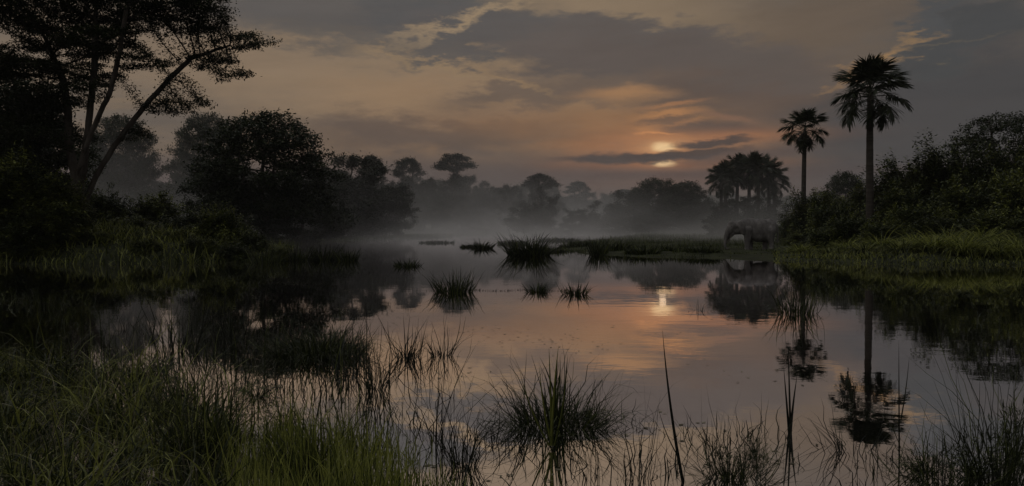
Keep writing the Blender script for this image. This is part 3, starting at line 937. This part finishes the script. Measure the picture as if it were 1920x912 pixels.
# ------------------------------------------------------------------ elephant
def elephant():
    bm = bmesh.new()
    def ball(c_, r_, rot=None):
        m = Matrix.Translation(c_)
        if rot is not None: m = m @ Matrix.Rotation(rot[0], 4, rot[1])
        m = m @ Matrix.Diagonal((*r_, 1))
        bmesh.ops.create_icosphere(bm, subdivisions=3, radius=1.0, matrix=m)
    def limb(pts):                                             # tapered chain of closely set balls
        for (p0, r0), (p1, r1) in zip(pts[:-1], pts[1:]):
            p0, p1 = Vector(p0), Vector(p1); n = max(2, int((p1 - p0).length / (min(r0, r1) * 0.3)))
            for k in range(n + 1):
                t = k / n
                m = Matrix.Translation(p0.lerp(p1, t)) @ Matrix.Scale(r0 + (r1 - r0) * t, 4)
                bmesh.ops.create_icosphere(bm, subdivisions=2, radius=1.0, matrix=m)
    ball((0.25, 0, 1.74), (1.42, 0.72, 0.98)); ball((-0.75, 0, 1.95), (0.75, 0.62, 0.86)); ball((1.02, 0, 1.88), (0.72, 0.64, 0.84))
    ball((0.2, 0, 1.35), (1.1, 0.66, 0.66))
    limb([((-1.0, 0, 2.35), 0.42), ((-1.5, 0, 2.15), 0.45), ((-1.95, 0, 2.08), 0.47)])
    limb([((-1.2, 0, 1.85), 0.50), ((-1.9, 0, 1.75), 0.42)])
    ball((-2.12, 0, 2.10), (0.48, 0.42, 0.46)); ball((-2.24, 0.16, 2.30), (0.26, 0.22, 0.24)); ball((-2.24, -0.16, 2.30), (0.26, 0.22, 0.24))
    limb([((-2.30, 0, 1.90), 0.40), ((-2.52, 0, 1.60), 0.31), ((-2.68, 0, 1.25), 0.225), ((-2.78, 0, 0.85), 0.165), ((-2.82, 0, 0.45), 0.125), ((-2.76, 0, 0.16), 0.10), ((-2.62, -0.02, 0.08), 0.08), ((-2.52, -0.03, 0.18), 0.065)])
    limb([((-2.05, 0, 1.62), 0.28), ((-2.25, 0, 1.30), 0.17), ((-2.33, 0, 1.14), 0.10)])
    for s, dx_ in ((-1, 0.0), (1, 0.48)):                      # near leg forward, far leg back
        limb([((-0.92 + dx_ * 0.3, 0.36 * s, 1.75), 0.44), ((-0.96 + dx_ * 0.6, 0.38 * s, 1.15), 0.31), ((-0.98 + dx_, 0.38 * s, 0.68), 0.24), ((-0.98 + dx_ * 1.05, 0.38 * s, 0.22), 0.215), ((-1.0 + dx_ * 1.05, 0.38 * s, 0.05), 0.25)])
    for s, dx_ in ((-1, 0.0), (1, -0.30)):
        limb([((1.05, 0.34 * s, 1.7), 0.52), ((1.0 + dx_ * 0.6, 0.37 * s, 1.15), 0.37), ((1.10 + dx_, 0.38 * s, 0.66), 0.25), ((1.12 + dx_, 0.38 * s, 0.22), 0.215), ((1.09 + dx_, 0.38 * s, 0.05), 0.25)])
    for s in (-1, 1):                                          # ears folded back over the neck
        for k in range(9):
            t = k / 8
            ball((-1.62 + 0.20 * t, 0.53 * s + 0.09 * s * math.sin(t * 3.1), 2.36 - 0.86 * t), (0.34 - 0.22 * abs(t - 0.35), 0.055, 0.17), (R(20) * s, 'Z'))
    limb([((1.62, 0, 2.15), 0.12), ((1.76, 0, 1.85), 0.075), ((1.80, 0, 1.35), 0.06), ((1.76, 0, 0.95), 0.06), ((1.75, 0, 0.75), 0.09), ((1.74, 0, 0.60), 0.05)])
    # a flat sole
    me = bpy.data.meshes.new('tmp'); bm.to_mesh(me); bm.free()
    o = bpy.data.objects.new('tmp', me); COL.objects.link(o)
    m = o.modifiers.new('r', 'REMESH'); m.mode = 'VOXEL'; m.voxel_size = 0.035
    m = o.modifiers.new('s', 'SMOOTH'); m.iterations = 4; m.factor = 0.5
    dg = bpy.context.evaluated_depsgraph_get()
    res = bpy.data.meshes.new_from_object(o.evaluated_get(dg))
    bpy.data.objects.remove(o); bpy.data.meshes.remove(me)
    res.name = 'body'; res.materials.clear(); res.materials.append(M['skin'])
    res.polygons.foreach_set('use_smooth', np.ones(len(res.polygons), bool))
    x = at(1420, 70); e = bpy.data.objects.new('elephant', None); COL.objects.link(e)
    e.location = (x, 70, hz(x, 70) - 0.03)
    link('body', res, e)
    for s in (-1, 1):
        b = bmesh.new(); bmesh.ops.create_uvsphere(b, u_segments=10, v_segments=8, radius=0.045, matrix=Matrix.Translation((-2.36, 0.345 * s, 2.02)))
        me = bpy.data.meshes.new('eye'); b.to_mesh(me); b.free(); me.materials.append(M['eye']); link('eye', me, e)
        pts = np.array([(-2.30, 0.17 * s, 1.36), (-2.40, 0.21 * s, 1.10), (-2.53, 0.23 * s, 0.86), (-2.68, 0.22 * s, 0.66), (-2.80, 0.20 * s, 0.52)])
        rr = np.array([0.062, 0.055, 0.045, 0.03, 0.006])
        V, Q = tubes(pts[:-1], pts[1:], rr[:-1], rr[1:], 8)
        link('tusk', Geo().add(V, Q).mesh('tusk', M['ivory'], True), e)
    tag(e, 'grey elephant walking along the waterline with its trunk lowered', 'elephant')
elephant()

# ------------------------------------------------------------------ grass
rng = np.random.default_rng(77)
def scatter(n, x0, x1, y0, y1, cond=None, clump=0.0):
    P = np.column_stack([rng.uniform(x0, x1, n), rng.uniform(y0, y1, n)])
    sd = shore(P)
    if cond is not None:
        k = cond(P[:, 0], P[:, 1], sd); P, sd = P[k], sd[k]
    z = height(P[:, 0], P[:, 1], sd)
    return np.column_stack([P, np.maximum(z, -0.06) - 0.02])

def grass(name, B, h, w, mat, lean=0.35, curve=1.1, nseg=3, label=None, hs=0.35, kink=0.0):
    n = len(B)
    V, Q, T = blades(B, h * rng.lognormal(0, hs, n).clip(0.3, 2.2), rng.uniform(0, 6.283, n), np.abs(rng.normal(0, lean, n)), rng.normal(curve, 0.5, n),
                     w * rng.uniform(0.6, 1.4, n), nseg, rng, kink)
    return stuff(link(name, Geo().add(V, Q, T).mesh(name, M[mat])), label, 'grass')

# left bank
B = scatter(60000, -52, -8, 44, 84, lambda x, y, s: (s > -0.9) & (s < 13) & (x / y < -0.17))
B = B[rng.random(len(B)) < (0.35 + 0.65 * ramp(wob(B[:, 0], B[:, 1], 0.5), -0.5, 0.8))]
hh = 0.62 * (0.75 + 0.5 * ramp(wob(B[:, 0], B[:, 1], 0.9, 3), -0.8, 1))
grass('bank_grass', B, hh, 0.07, 'grass', 0.4, 1.3, 3, 'thick green grass covering the left bank')
# right bank
B = scatter(60000, 13, 46, 43, 84, lambda x, y, s: (s > -0.7) & (s < 12) & (x / y > 0.325))
B = B[rng.random(len(B)) < (0.35 + 0.65 * ramp(wob(B[:, 0], B[:, 1], 0.5, 5), -0.5, 0.8))]
near_e = 1 - 0.5 * ramp(B[:, 0] / B[:, 1], 0.37, 0.345)
grass('bank_grass', B, 0.32 * near_e * (0.7 + 0.6 * ramp(wob(B[:, 0], B[:, 1], 0.9, 3), -0.8, 1)), 0.07, 'grass', 0.45, 1.5, 3, 'green grass covering the right bank below the thicket')
# low spit that the elephant walks on
B = scatter(42000, 4, 34, 55, 130, lambda x, y, s: (s > -0.6) & (x / y < 0.345) & (x / y > 0.04))
B = B[rng.random(len(B)) < (0.06 + 0.94 * ramp(wob(B[:, 0], B[:, 1], 0.33, 7), -0.3, 0.7))]
near_e = 1 - 0.6 * ramp(B[:, 0] / B[:, 1], 0.245, 0.275) * ramp(B[:, 1], 80, 72)
grass('spit_grass', B, 0.27 * near_e * (0.4 + 1.3 * ramp(wob(B[:, 0], B[:, 1], 0.6, 3), -0.6, 1)), 0.055, 'grass_far', 0.3, 0.9, 3, 'marsh grass on the low spit in front of the elephant')
B = scatter(30000, 8, 110, 130, 300, lambda x, y, s: (s > -0.8) & (x / y < 0.40))
grass('spit_grass', B, 0.5, 0.10, 'grass_far', 0.3, 0.8, 2, 'hazy marsh grass on the far part of the spit')
B = scatter(32000, -70, -8, 80, 290, lambda x, y, s: (s > -0.8) & (s < 14))
grass('shore_grass', B, 0.5, 0.09, 'grass_far', 0.3, 0.8, 2, 'hazy grass along the far left shore')
# grass standing in the shallows on the right
B = scatter(52000, 9, 38, 14, 47, lambda x, y, s: (s < 0.5) & (s > -9) & (x / y > 0.36 + 0.012 * np.maximum(0, 30 - y)))
B = B[rng.random(len(B)) < ramp(wob(B[:, 0], B[:, 1], 0.45, 9), -0.35, 1.0) * 0.75]
grass('shallows_grass', B, 0.20, 0.016, 'grass_dark', 0.45, 0.9, 3, 'short dark grass standing in the shallows off the right bank', 0.5)
B = scatter(30000, -34, -9, 17, 48, lambda x, y, s: (s < 0.4) & (s > -7) & (x / y < -0.32))
B = B[rng.random(len(B)) < ramp(wob(B[:, 0], B[:, 1], 0.45, 4), -0.3, 1.0) * 0.8]
grass('shallows_grass', B, 0.26, 0.016, 'grass_dark', 0.4, 0.9, 3, 'thin dark grass standing in the shallows off the left bank', 0.5)

# near marsh, bottom left
def poly_mask(poly):
    poly = np.array([(at(px, EYE * F / (py - HOR)), EYE * F / (py - HOR)) for px, py in poly])
    def f(x, y, s):
        ins = np.zeros(len(x), bool)
        for a, b in zip(poly, np.roll(poly, -1, 0)):
            cond = (a[1] > y) != (b[1] > y)
            with np.errstate(divide='ignore', invalid='ignore'):
                ins ^= cond & (x < (b[0] - a[0]) * (y - a[1]) / (b[1] - a[1]) + a[0])
        return ins
    return f
NL = poly_mask([(-200, 720), (60, 700), (250, 705), (340, 745), (440, 800), (430, 1000), (-250, 1000)])
B = scatter(70000, -8, 0, 4, 14, NL); B = B[rng.random(len(B)) < (0.10 + 0.90 * ramp(wob(B[:, 0], B[:, 1], 2.6, 2), -0.3, 0.9))]
grass('marsh_grass', B, 0.46 * (0.65 + 0.7 * ramp(wob(B[:, 0], B[:, 1], 1.3, 5), -0.7, 1)), 0.017, 'grass', 0.5, 1.5, 6, 'dense tall grass filling the lower left corner', 0.45, 0.22)
B = scatter(3200, -8, 0, 4, 14, NL)
grass('dry_grass', B, 0.5, 0.011, 'straw', 0.7, 1.4, 5, 'bent dry straw among the grass in the lower left corner', 0.4, 0.25)
NM = poly_mask([(430, 860), (560, 830), (780, 850), (900, 905), (900, 1050), (420, 1050)])
B = scatter(28000, -4, 0, 4, 9, NM); thin_ = ramp(-B[:, 0] / B[:, 1] + 0.03 * wob(B[:, 0], B[:, 1], 4.0, 2), 0.05, 0.20)
B = B[rng.random(len(B)) < thin_ * (0.15 + 0.85 * ramp(wob(B[:, 0], B[:, 1], 3.0, 6), -0.4, 0.9))]
grass('young_grass', B, 0.40 * (0.55 + 0.45 * ramp(-B[:, 0] / B[:, 1], 0.06, 0.2)), 0.011, 'grass_fresh', 0.18, 0.5, 4, 'bright upright young grass at the bottom, left of the middle', 0.35, 0.06)
NS = poly_mask([(120, 640), (330, 590), (700, 650), (860, 700), (900, 930), (430, 930), (300, 760), (80, 720)])
B = scatter(15000, -9, 1, 5, 20, NS); B = B[rng.random(len(B)) < ramp(wob(B[:, 0], B[:, 1], 1.6, 6), -0.5, 1.0) * 0.8]
grass('marsh_stems', B, 0.36, 0.011, 'stem_dark', 0.4, 0.6, 6, 'thin crooked dark stems standing in the water, lower left', 0.45, 0.38)
NU = poly_mask([(40, 690), (300, 640), (560, 650), (740, 690), (760, 860), (330, 900), (60, 760)])
B = scatter(2600, -9, 1, 5, 20, NU); B = B[rng.random(len(B)) < ramp(wob(B[:, 0], B[:, 1], 2.2, 8), -0.2, 0.9)]
grass('marsh_reeds', B, 0.62, 0.017, 'grass_dark', 0.12, 0.45, 6, 'upright reeds standing in the water between the lower left grass and the wide tussock', 0.3, 0.12)
NT = poly_mask([(880, 760), (1200, 770), (1480, 800), (1720, 830), (1950, 800), (1950, 1000), (860, 1000)])
B = scatter(11000, -1, 6, 4, 9.5, NT); B = B[rng.random(len(B)) < ramp(wob(B[:, 0], B[:, 1], 2.6, 1), -0.2, 1.2) * 0.62]
grass('marsh_stems', B, 0.24, 0.011, 'stem_dark', 0.5, 0.7, 5, 'sparse crooked dark stems standing in the water, lower right', 0.5, 0.42)

def tuft_mesh(name, seed, n, h, rad_, w, mat, lean=0.5, curve=0.9, nseg=5, hs=0.3, kink=0.05, upright=0):
    r_ = np.random.default_rng(seed)
    a = r_.uniform(0, 6.283, n); rr = rad_ * np.sqrt(r_.random(n))
    B = np.column_stack([rr * np.cos(a), rr * np.sin(a), np.full(n, -0.05)])
    ln = lean * (rr / max(rad_, 1e-6)) ** 0.8 + np.abs(r_.normal(0, 0.12, n))
    V, Q, T = blades(B, h * r_.lognormal(0, hs, n).clip(0.35, 1.7), a + r_.normal(0, 0.5, n), ln, r_.normal(curve, 0.35, n), w * r_.uniform(0.6, 1.3, n), nseg, r_, kink)
    G = Geo().add(V, Q, T)
    if upright:
        B = np.column_stack([r_.normal(0, rad_ * 0.16, upright), r_.normal(0, rad_ * 0.16, upright), np.full(upright, -0.05)])
        V, Q, T = blades(B, h * r_.uniform(1.15, 1.55, upright), r_.uniform(0, 6.28, upright), np.abs(r_.normal(0, 0.14, upright)), r_.normal(0.15, 0.2, upright), w * 2.4, nseg, r_, 0)
        G.add(V, Q, T)
    return G.mesh(name, M[mat])

def tuft(name, px, base_y, hpx, wpx, label, seed, n=260, mat='grass_dark', lean=0.5, curve=0.9, kink=0.08, upright=0, group=None, wk=1.0, cat='grass tuft', hs=0.4, foot=0.42):
    d = EYE * F / (base_y - HOR); k = d / F
    w = max(0.006, 0.9 * 1.875 * k) * wk
    me = tuft_mesh(name, seed, n, hpx * k * 0.9, wpx * k * foot, w, mat, lean, curve, 5, hs, kink, upright)
    x = at(px, d); o = link(name, me, None, (x, d, max(0.0, hz(x, d)) - 0.01))
    return tag(o, label, cat, group)

IS = 'grass tussocks standing in the water'
tuft('grass_tussock', 594, 668, 66, 190, 'wide dark grass tussock in the water, left of the middle', 1, 1300, 'grass_dark', 0.5, 1.6, 0.3, 0, IS, foot=0.46)
tuft('grass_tussock', 850, 548, 36, 84, 'dark bristly tussock left of the reflected evening light', 2, 260, 'grass_dark', 0.45, 0.5, 0.12, 0, IS)
tuft('grass_tussock', 992, 479, 38, 92, 'largest far tussock in the open water near the middle', 3, 620, 'grass_dark', 0.6, 0.9, 0.12, 0, IS)
tuft('grass_tussock', 905, 466, 16, 44, 'small far tussock left of the largest far one', 4, 260, 'grass_dark', 0.7, 0.9, 0.06, 0, IS)
tuft('grass_tussock', 1072, 464, 14, 54, 'low far tussock between the largest far one and the spit', 5, 240, 'grass_dark', 0.8, 0.9, 0.06, 0, IS)
tuft('grass_tussock', 1008, 548, 22, 46, 'low thin tuft in the line of weeds below the largest far tussock', 6, 140, 'grass_dark', 0.6, 0.6, 0.1, 0, IS)
tuft('grass_tussock', 1078, 552, 26, 50, 'thin tuft at the right end of the line of weeds', 7, 150, 'grass_dark', 0.6, 0.6, 0.1, 0, IS)
tuft('grass_tussock', 1122, 478, 26, 40, 'upright clump of reeds at the left tip of the spit', 8, 200, 'grass_dark', 0.35, 0.4, 0.06, 0, IS)
tuft('grass_tussock', 765, 500, 14, 60, 'low reedy tuft off the tip of the left bank', 9, 160, 'grass_dark', 0.5, 0.6, 0.1, 0, IS)
tuft('grass_tussock', 1040, 800, 120, 236, 'big near tussock with tall green blades in the bottom middle', 10, 520, 'grass_dark', 0.85, 1.3, 0.36, 12, IS, 1.3, foot=0.36, hs=0.55)
tuft('grass_tussock', 1492, 588, 50, 90, 'reedy tuft in the water below the elephant', 11, 170, 'grass_dark', 0.4, 0.5, 0.25, 0, IS)
tuft('grass_tussock', 1312, 584, 24, 50, 'few thin twigs in the water left of the reedy tuft', 12, 26, 'stem_dark', 0.7, 0.4, 0.35, 0, IS, 0.7)
for k, (px, by, hp, wp, lb) in enumerate([
        (962, 458, 7, 60, 'low grass islet just above the largest far tussock'), (1034, 472, 9, 66, 'flat islet right of the largest far tussock'),
        (1150, 473, 18, 60, 'tall grass islet just right of the upright reed clump'), (1206, 479, 14, 70, 'ragged islet before the spit, under the sun'),
        (1262, 476, 12, 84, 'broad flat islet before the spit, right of the sun'), (1318, 480, 10, 66, 'low islet before the spit, left of the elephant'),
        (884, 464, 6, 44, 'faint flat islet left of the small far tussock'), (1100, 464, 10, 64, 'islet behind the upright reed clump'),
        (1050, 452, 7, 80, 'faint long islet in the mist left of the spit'), (820, 456, 5, 70, 'faintest flat islet in the mist, left of the others')]):
    tuft('grass_tussock', px, by, hp, wp, lb, 140 + k, 420, 'grass_dark', 0.4, 0.7, 0.12, 0, IS, 1.1, foot=0.48)
for k, (px, by, hp, wp, n_, lb) in enumerate([
        (700, 735, 130, 60, 60, 'clump of dark stalks right of the wide dark tussock'),
        (640, 712, 80, 80, 60, 'short ragged stalks in front of the wide dark tussock'),
        (765, 672, 66, 60, 60, 'stalks in the water right of the wide dark tussock'),
        (828, 668, 60, 46, 44, 'outermost stalks right of the wide dark tussock'),
        (822, 840, 180, 46, 26, 'tall dark stalk with side blades left of the big near tussock'),
        (868, 880, 150, 60, 70, 'clump of dark stalks between the tall stalk and the big near tussock'),
        (1196, 905, 170, 70, 30, 'thin tall stalks right of the big near tussock'),
        (365, 860, 190, 90, 130, 'upright dark green clump in the lower left water'),
        (560, 900, 130, 100, 110, 'leaning dark clump at the bottom, left of the middle'),
        (330, 660, 110, 90, 60, 'dark crooked stalks in the water before the left bank'),
        (440, 640, 90, 110, 60, 'crooked stalks in the water left of the wide dark tussock'),
        (1380, 905, 130, 130, 170, 'leafy dark clump at the bottom between the long leaning blade and the bulrush'),
        (1600, 850, 80, 110, 60, 'crooked dead twigs in the water under the reflected tall palm'),
        (1880, 905, 230, 120, 170, 'tall dark reeds at the lower right edge'),
        (1780, 905, 120, 200, 220, 'low leafy dark mass in the lower right corner'),
        ]):
    tuft('reed_clump', px, by, hp, wp, lb, 40 + k, n_, 'grass_dark' if k in (7, 11, 13, 14) else 'stem_dark', 0.35 if k not in (11, 12, 14) else 0.9, 0.5, 0.24 if k not in (11, 14) else 0.3, 0, 'reed clumps in the near water', 1.1, 'reeds')
marsh_leaf = [bush_mesh('water_plant', 600 + k, 0.5, 0.42, (34, 44, 28)[k], 9, 0.085, 'leaf_shrub_dark', 0.16, 0.1, 0.45) for k in range(3)]
for k, (px, by, hp, wp, lb) in enumerate([
        (1370, 900, 110, 130, 'leafy water plant at the bottom between the long leaning blade and the bulrush'), (1420, 860, 60, 80, 'small leafy water plant left of the bulrush'),
        (1830, 900, 110, 190, 'broad leafy water plant in the lower right corner'), (1740, 890, 70, 150, 'low leafy water plant left of the broad corner one'),
        (1905, 860, 150, 120, 'tall leafy water plant at the right edge'), (480, 745, 60, 150, 'dark leafy mat in front of the wide dark tussock'),
        (530, 800, 60, 130, 'dark leafy mat among the stems, nearer than the other mat'), (120, 730, 90, 190, 'leafy plant in the tall grass, lower left'),
        (300, 700, 70, 140, 'leafy plant at the water side of the tall grass, lower left'), (30, 800, 130, 200, 'leafy plant at the left edge among the tall grass'),
        (640, 650, 44, 110, 'leafy mat joined to the right side of the wide dark tussock'), (1090, 800, 70, 110, 'leafy tangle on the right side of the big near tussock')]):
    d = EYE * F / (by - HOR); x = at(px, d)
    o = link('water_plant', marsh_leaf[k % 3], None, (x, d, max(-0.02, hz(x, d) - 0.02)), k * 1.3, (wp * d / F / 0.95, wp * d / F / 0.95, hp * d / F / 0.42))
    tag(o, lb, 'water plant', 'leafy water plants')

def long_blades(name, d, spec, label, mat='stem_dark', cat='reed'):
    """spec: list of photograph points (base, tip, side bow, width) at one depth"""
    G = Geo(); x0 = None
    for (bx_, by_), (tx, ty), bow, wd in spec:
        p0 = np.array([at(bx_, d), d, EYE + (HOR - by_) / F * d]); p1 = np.array([at(tx, d), d + 0.05, EYE + (HOR - ty) / F * d])
        if x0 is None: x0 = p0.copy(); x0[2] = 0
        t = np.linspace(0, 1, 9)[:, None]
        p = p0 + (p1 - p0) * t + np.array([bow, 0.3 * bow, 0]) * (t * (1 - t)) * 4
        w_ = wd * (1 - 0.93 * t ** 1.8) * 0.5
        n_ = np.array([0.96, 0.28, 0])
        V = np.stack([p - n_ * w_, p + n_ * w_, p + np.array([-0.1, 0.35, 0]) * w_], 1).reshape(-1, 3) - x0
        Q = np.concatenate([[[3 * i_ + a, 3 * i_ + b, 3 * i_ + 3 + b, 3 * i_ + 3 + a] for i_ in range(8)] for a, b in ((0, 1), (1, 2), (2, 0))])
        G.add(V, Q)
    o = link(name, G.mesh(name, M[mat]), None, tuple(x0))
    return tag(o, label, cat)
long_blades('tall_reed', 6.6, [((1284, 916), (1245, 622), -0.02, 0.030), ((1274, 860), (1238, 770), -0.02, 0.012)], 'single long leaning blade rising from the bottom edge')
long_blades('bulrush', 8.2, [((1483, 826), (1474, 690), 0.0, 0.030), ((1485, 826), (1482, 640), 0.0, 0.028), ((1484, 826), (1500, 705), -0.01, 0.034)], 'dark bulrush with three upright blades, lower right')
long_blades('tall_reed', 7.2, [((1690, 872), (1692, 640), 0.0, 0.020), ((1692, 790), (1712, 672), 0.01, 0.016)], 'tall thin stalk crossing the reflected tall palm')
long_blades('tall_reed', 7.6, [((1036, 838), (1030, 655), 0.0, 0.03), ((1034, 838), (1048, 650), -0.01, 0.03), ((1036, 838), (1012, 690), -0.02, 0.024), ((1030, 838), (975, 700), -0.03, 0.022), ((1040, 838), (1064, 690), 0.02, 0.022)],
            'bright green upright blades in the centre of the big near tussock', 'grass_fresh')

GT = 'long grass tufts on the right bank'
for k, (px, d_, h_, n_, lb) in enumerate([(1752, 50.5, 1.25, 420, 'rounded tuft of long grass under the low dark shrub'), (1806, 49.5, 1.5, 460, 'largest overhanging tuft of fresh long grass on the right bank'),
        (1868, 48.8, 1.25, 420, 'overhanging tuft of long grass right of the largest tuft'), (1915, 49, 1.4, 420, 'tuft of long grass at the right edge of the bank'),
        (1690, 51, 0.95, 340, 'low tuft of long grass left of the rounded tuft'), (1620, 52.5, 0.8, 320, 'low tuft of grass on the bank below the tall palm'),
        (1555, 55, 0.75, 300, 'low tuft of grass on the bank below the short palm'),
        (1780, 53.5, 1.3, 420, 'long grass tuft behind the rounded tuft and the largest tuft'), (1840, 53, 1.4, 420, 'tall grass tuft behind and between the two overhanging tufts'),
        (1655, 55, 1.1, 380, 'mounded grass tuft below the low shrub at the thicket foot'), (1590, 58, 1.0, 340, 'mounded grass tuft right below the lit shrub in front of the tall palm'),
        (1718, 54, 1.2, 380, 'mounded grass tuft set back behind the low and the rounded tuft'), (1500, 60, 0.8, 300, 'low grass mound a little right of the elephant')]):
    x = at(px, d_)
    o = link('grass_tuft', tuft_mesh('grass_tuft', 90 + k, int(n_ * 1.4), h_ * 1.25, h_ * 0.6, 0.06, 'grass_fresh' if k < 4 or k > 6 else 'grass', 0.7, 1.7, 6), None, (x, d_, hz(x, d_) - 0.05))
    tag(o, lb, 'grass tuft', GT)
RL = 'reeds along the left waterline'
for k, (px, by, hp, wp, lb) in enumerate([(560, 489, 26, 60, 'reeds where the left bank runs down into the water'), (606, 488, 26, 60, 'reeds in the middle of the row beyond the left bank'),
        (650, 489, 22, 50, 'outermost reeds of the row beyond the left bank'), (500, 493, 26, 70, 'dense reeds at the foot of the low sloping shrub')]):
    tuft('reed_clump', px, by, hp, wp, lb, 70 + k, 200, 'grass_dark', 0.4, 0.5, 0.12, 0, RL, 0.9, 'reeds')
# thin floating weed line
n = 420
wx = rng.uniform(at(800, 27), at(1110, 27), n)
B = np.column_stack([wx, 27 + 0.25 * np.sin(wx * 3) + rng.normal(0, 0.06, n), np.zeros(n)])
grass('floating_weed', B, 0.07, 0.012, 'stem_dark', 1.1, 0.5, 2, 'thin line of floating weed across the middle of the lake')

# leaf litter and scum lying on the water
n = 11000
P = np.column_stack([rng.uniform(-12, 9, n), rng.uniform(5.5, 34, n)])
P = P[(shore(P) < -0.2) & (rng.random(n) < ramp(wob(P[:, 0], P[:, 1], 0.7, 3) - 0.14 * np.abs(P[:, 0] + 3.5), -0.9, 1.0))]
n = len(P); a = rng.uniform(0, 6.283, n); L = rng.uniform(0.012, 0.05, n); Wd = L * rng.uniform(0.25, 0.6, n)
u = np.stack([np.cos(a), np.sin(a), np.zeros(n)], 1); v = np.stack([-np.sin(a), np.cos(a), np.zeros(n)], 1)
C0 = np.column_stack([P, np.full(n, 0.004) + rng.random(n) * 0.004])
V = np.stack([C0 - u * L[:, None], C0 + v * Wd[:, None], C0 + u * L[:, None], C0 - v * Wd[:, None]], 1).reshape(-1, 3)
stuff(link('floating_leaves', mesh('floating_leaves', V, [np.arange(4 * n).reshape(-1, 4)], M['straw'])), 'small fallen leaves and scraps lying on the water', 'leaves')

# ------------------------------------------------------------------ air
def volume_box(name, lo, hi, build):
    bm = bmesh.new(); bmesh.ops.create_cube(bm, size=1.0)
    for v in bm.verts:
        v.co = Vector([lo[i_] if v.co[i_] < 0 else hi[i_] for i_ in range(3)])
    me = bpy.data.meshes.new(name); bm.to_mesh(me); bm.free()
    m, t, out = material(name)
    p = t.nodes.new('ShaderNodeVolumePrincipled')
    p.inputs['Color'].default_value = (0.97, 0.96, 0.94, 1)
    p.inputs['Anisotropy'].default_value = 0.0
    build(t, p)
    t.links.new(p.outputs[0], out.inputs['Volume'])
    me.materials.append(m)
    o = link(name, me); o['kind'] = 'stuff'
    return o, m

def even(t, p): p.inputs['Density'].default_value = 0.00012
volume_box('haze', (-520, -62, -3), (520, 705, 62), even)

def lowmist(t, p):
    geo = t.nodes.new('ShaderNodeNewGeometry')
    s_ = t.nodes.new('ShaderNodeSeparateXYZ'); t.links.new(geo.outputs['Position'], s_.inputs[0])
    x_, y_, z_ = (X(s_.outputs[i_]) for i_ in range(3))
    mp = t.nodes.new('ShaderNodeMapping'); mp.inputs['Scale'].default_value = (1, 0.7, 2.2)
    t.links.new(geo.outputs['Position'], mp.inputs[0])
    n_ = noise(mp.outputs[0], 0.055, 6, 0.62)
    hgt = X.op('EXPONENT', X.op('MAXIMUM', z_, 0.0) * (-1 / 3.0))
    def plume(cx_, cy_, rx, ry, hs):
        u_ = (x_ - cx_) / rx; v_ = (y_ - cy_) / ry
        return X.op('EXPONENT', (u_ * u_ + v_ * v_) * -1.0 - X.op('MAXIMUM', z_, 0.0) / hs)
    d = (hgt * 0.75 + 0.012 * X.op('EXPONENT', z_ * (-1 / 30.0)) + plume(-4, 225, 28, 42, 13.0) * 0.75 + plume(-13, 112, 16, 36, 1.6) * 1.4 + plume(-57, 118, 22, 24, 7.5) * 2.4 + plume(30, 195, 22, 25, 4.0) + plume(37, 118, 13, 18, 3.6) * 1.6 + plume(35, 325, 95, 36, 11.0) * 2.6) * smooth(y_, 66, 150) * smooth(y_, 640, 560) * smooth(n_, 0.34, 0.66, 0.05, 2.1) * smooth(z_, 56, 40)
    t.links.new((d * 0.0110).s, p.inputs['Density'])
o, m = volume_box('mist', (-300, 64, -0.5), (300, 650, 58), lowmist)
m.cycles.volume_step_rate = 0.25
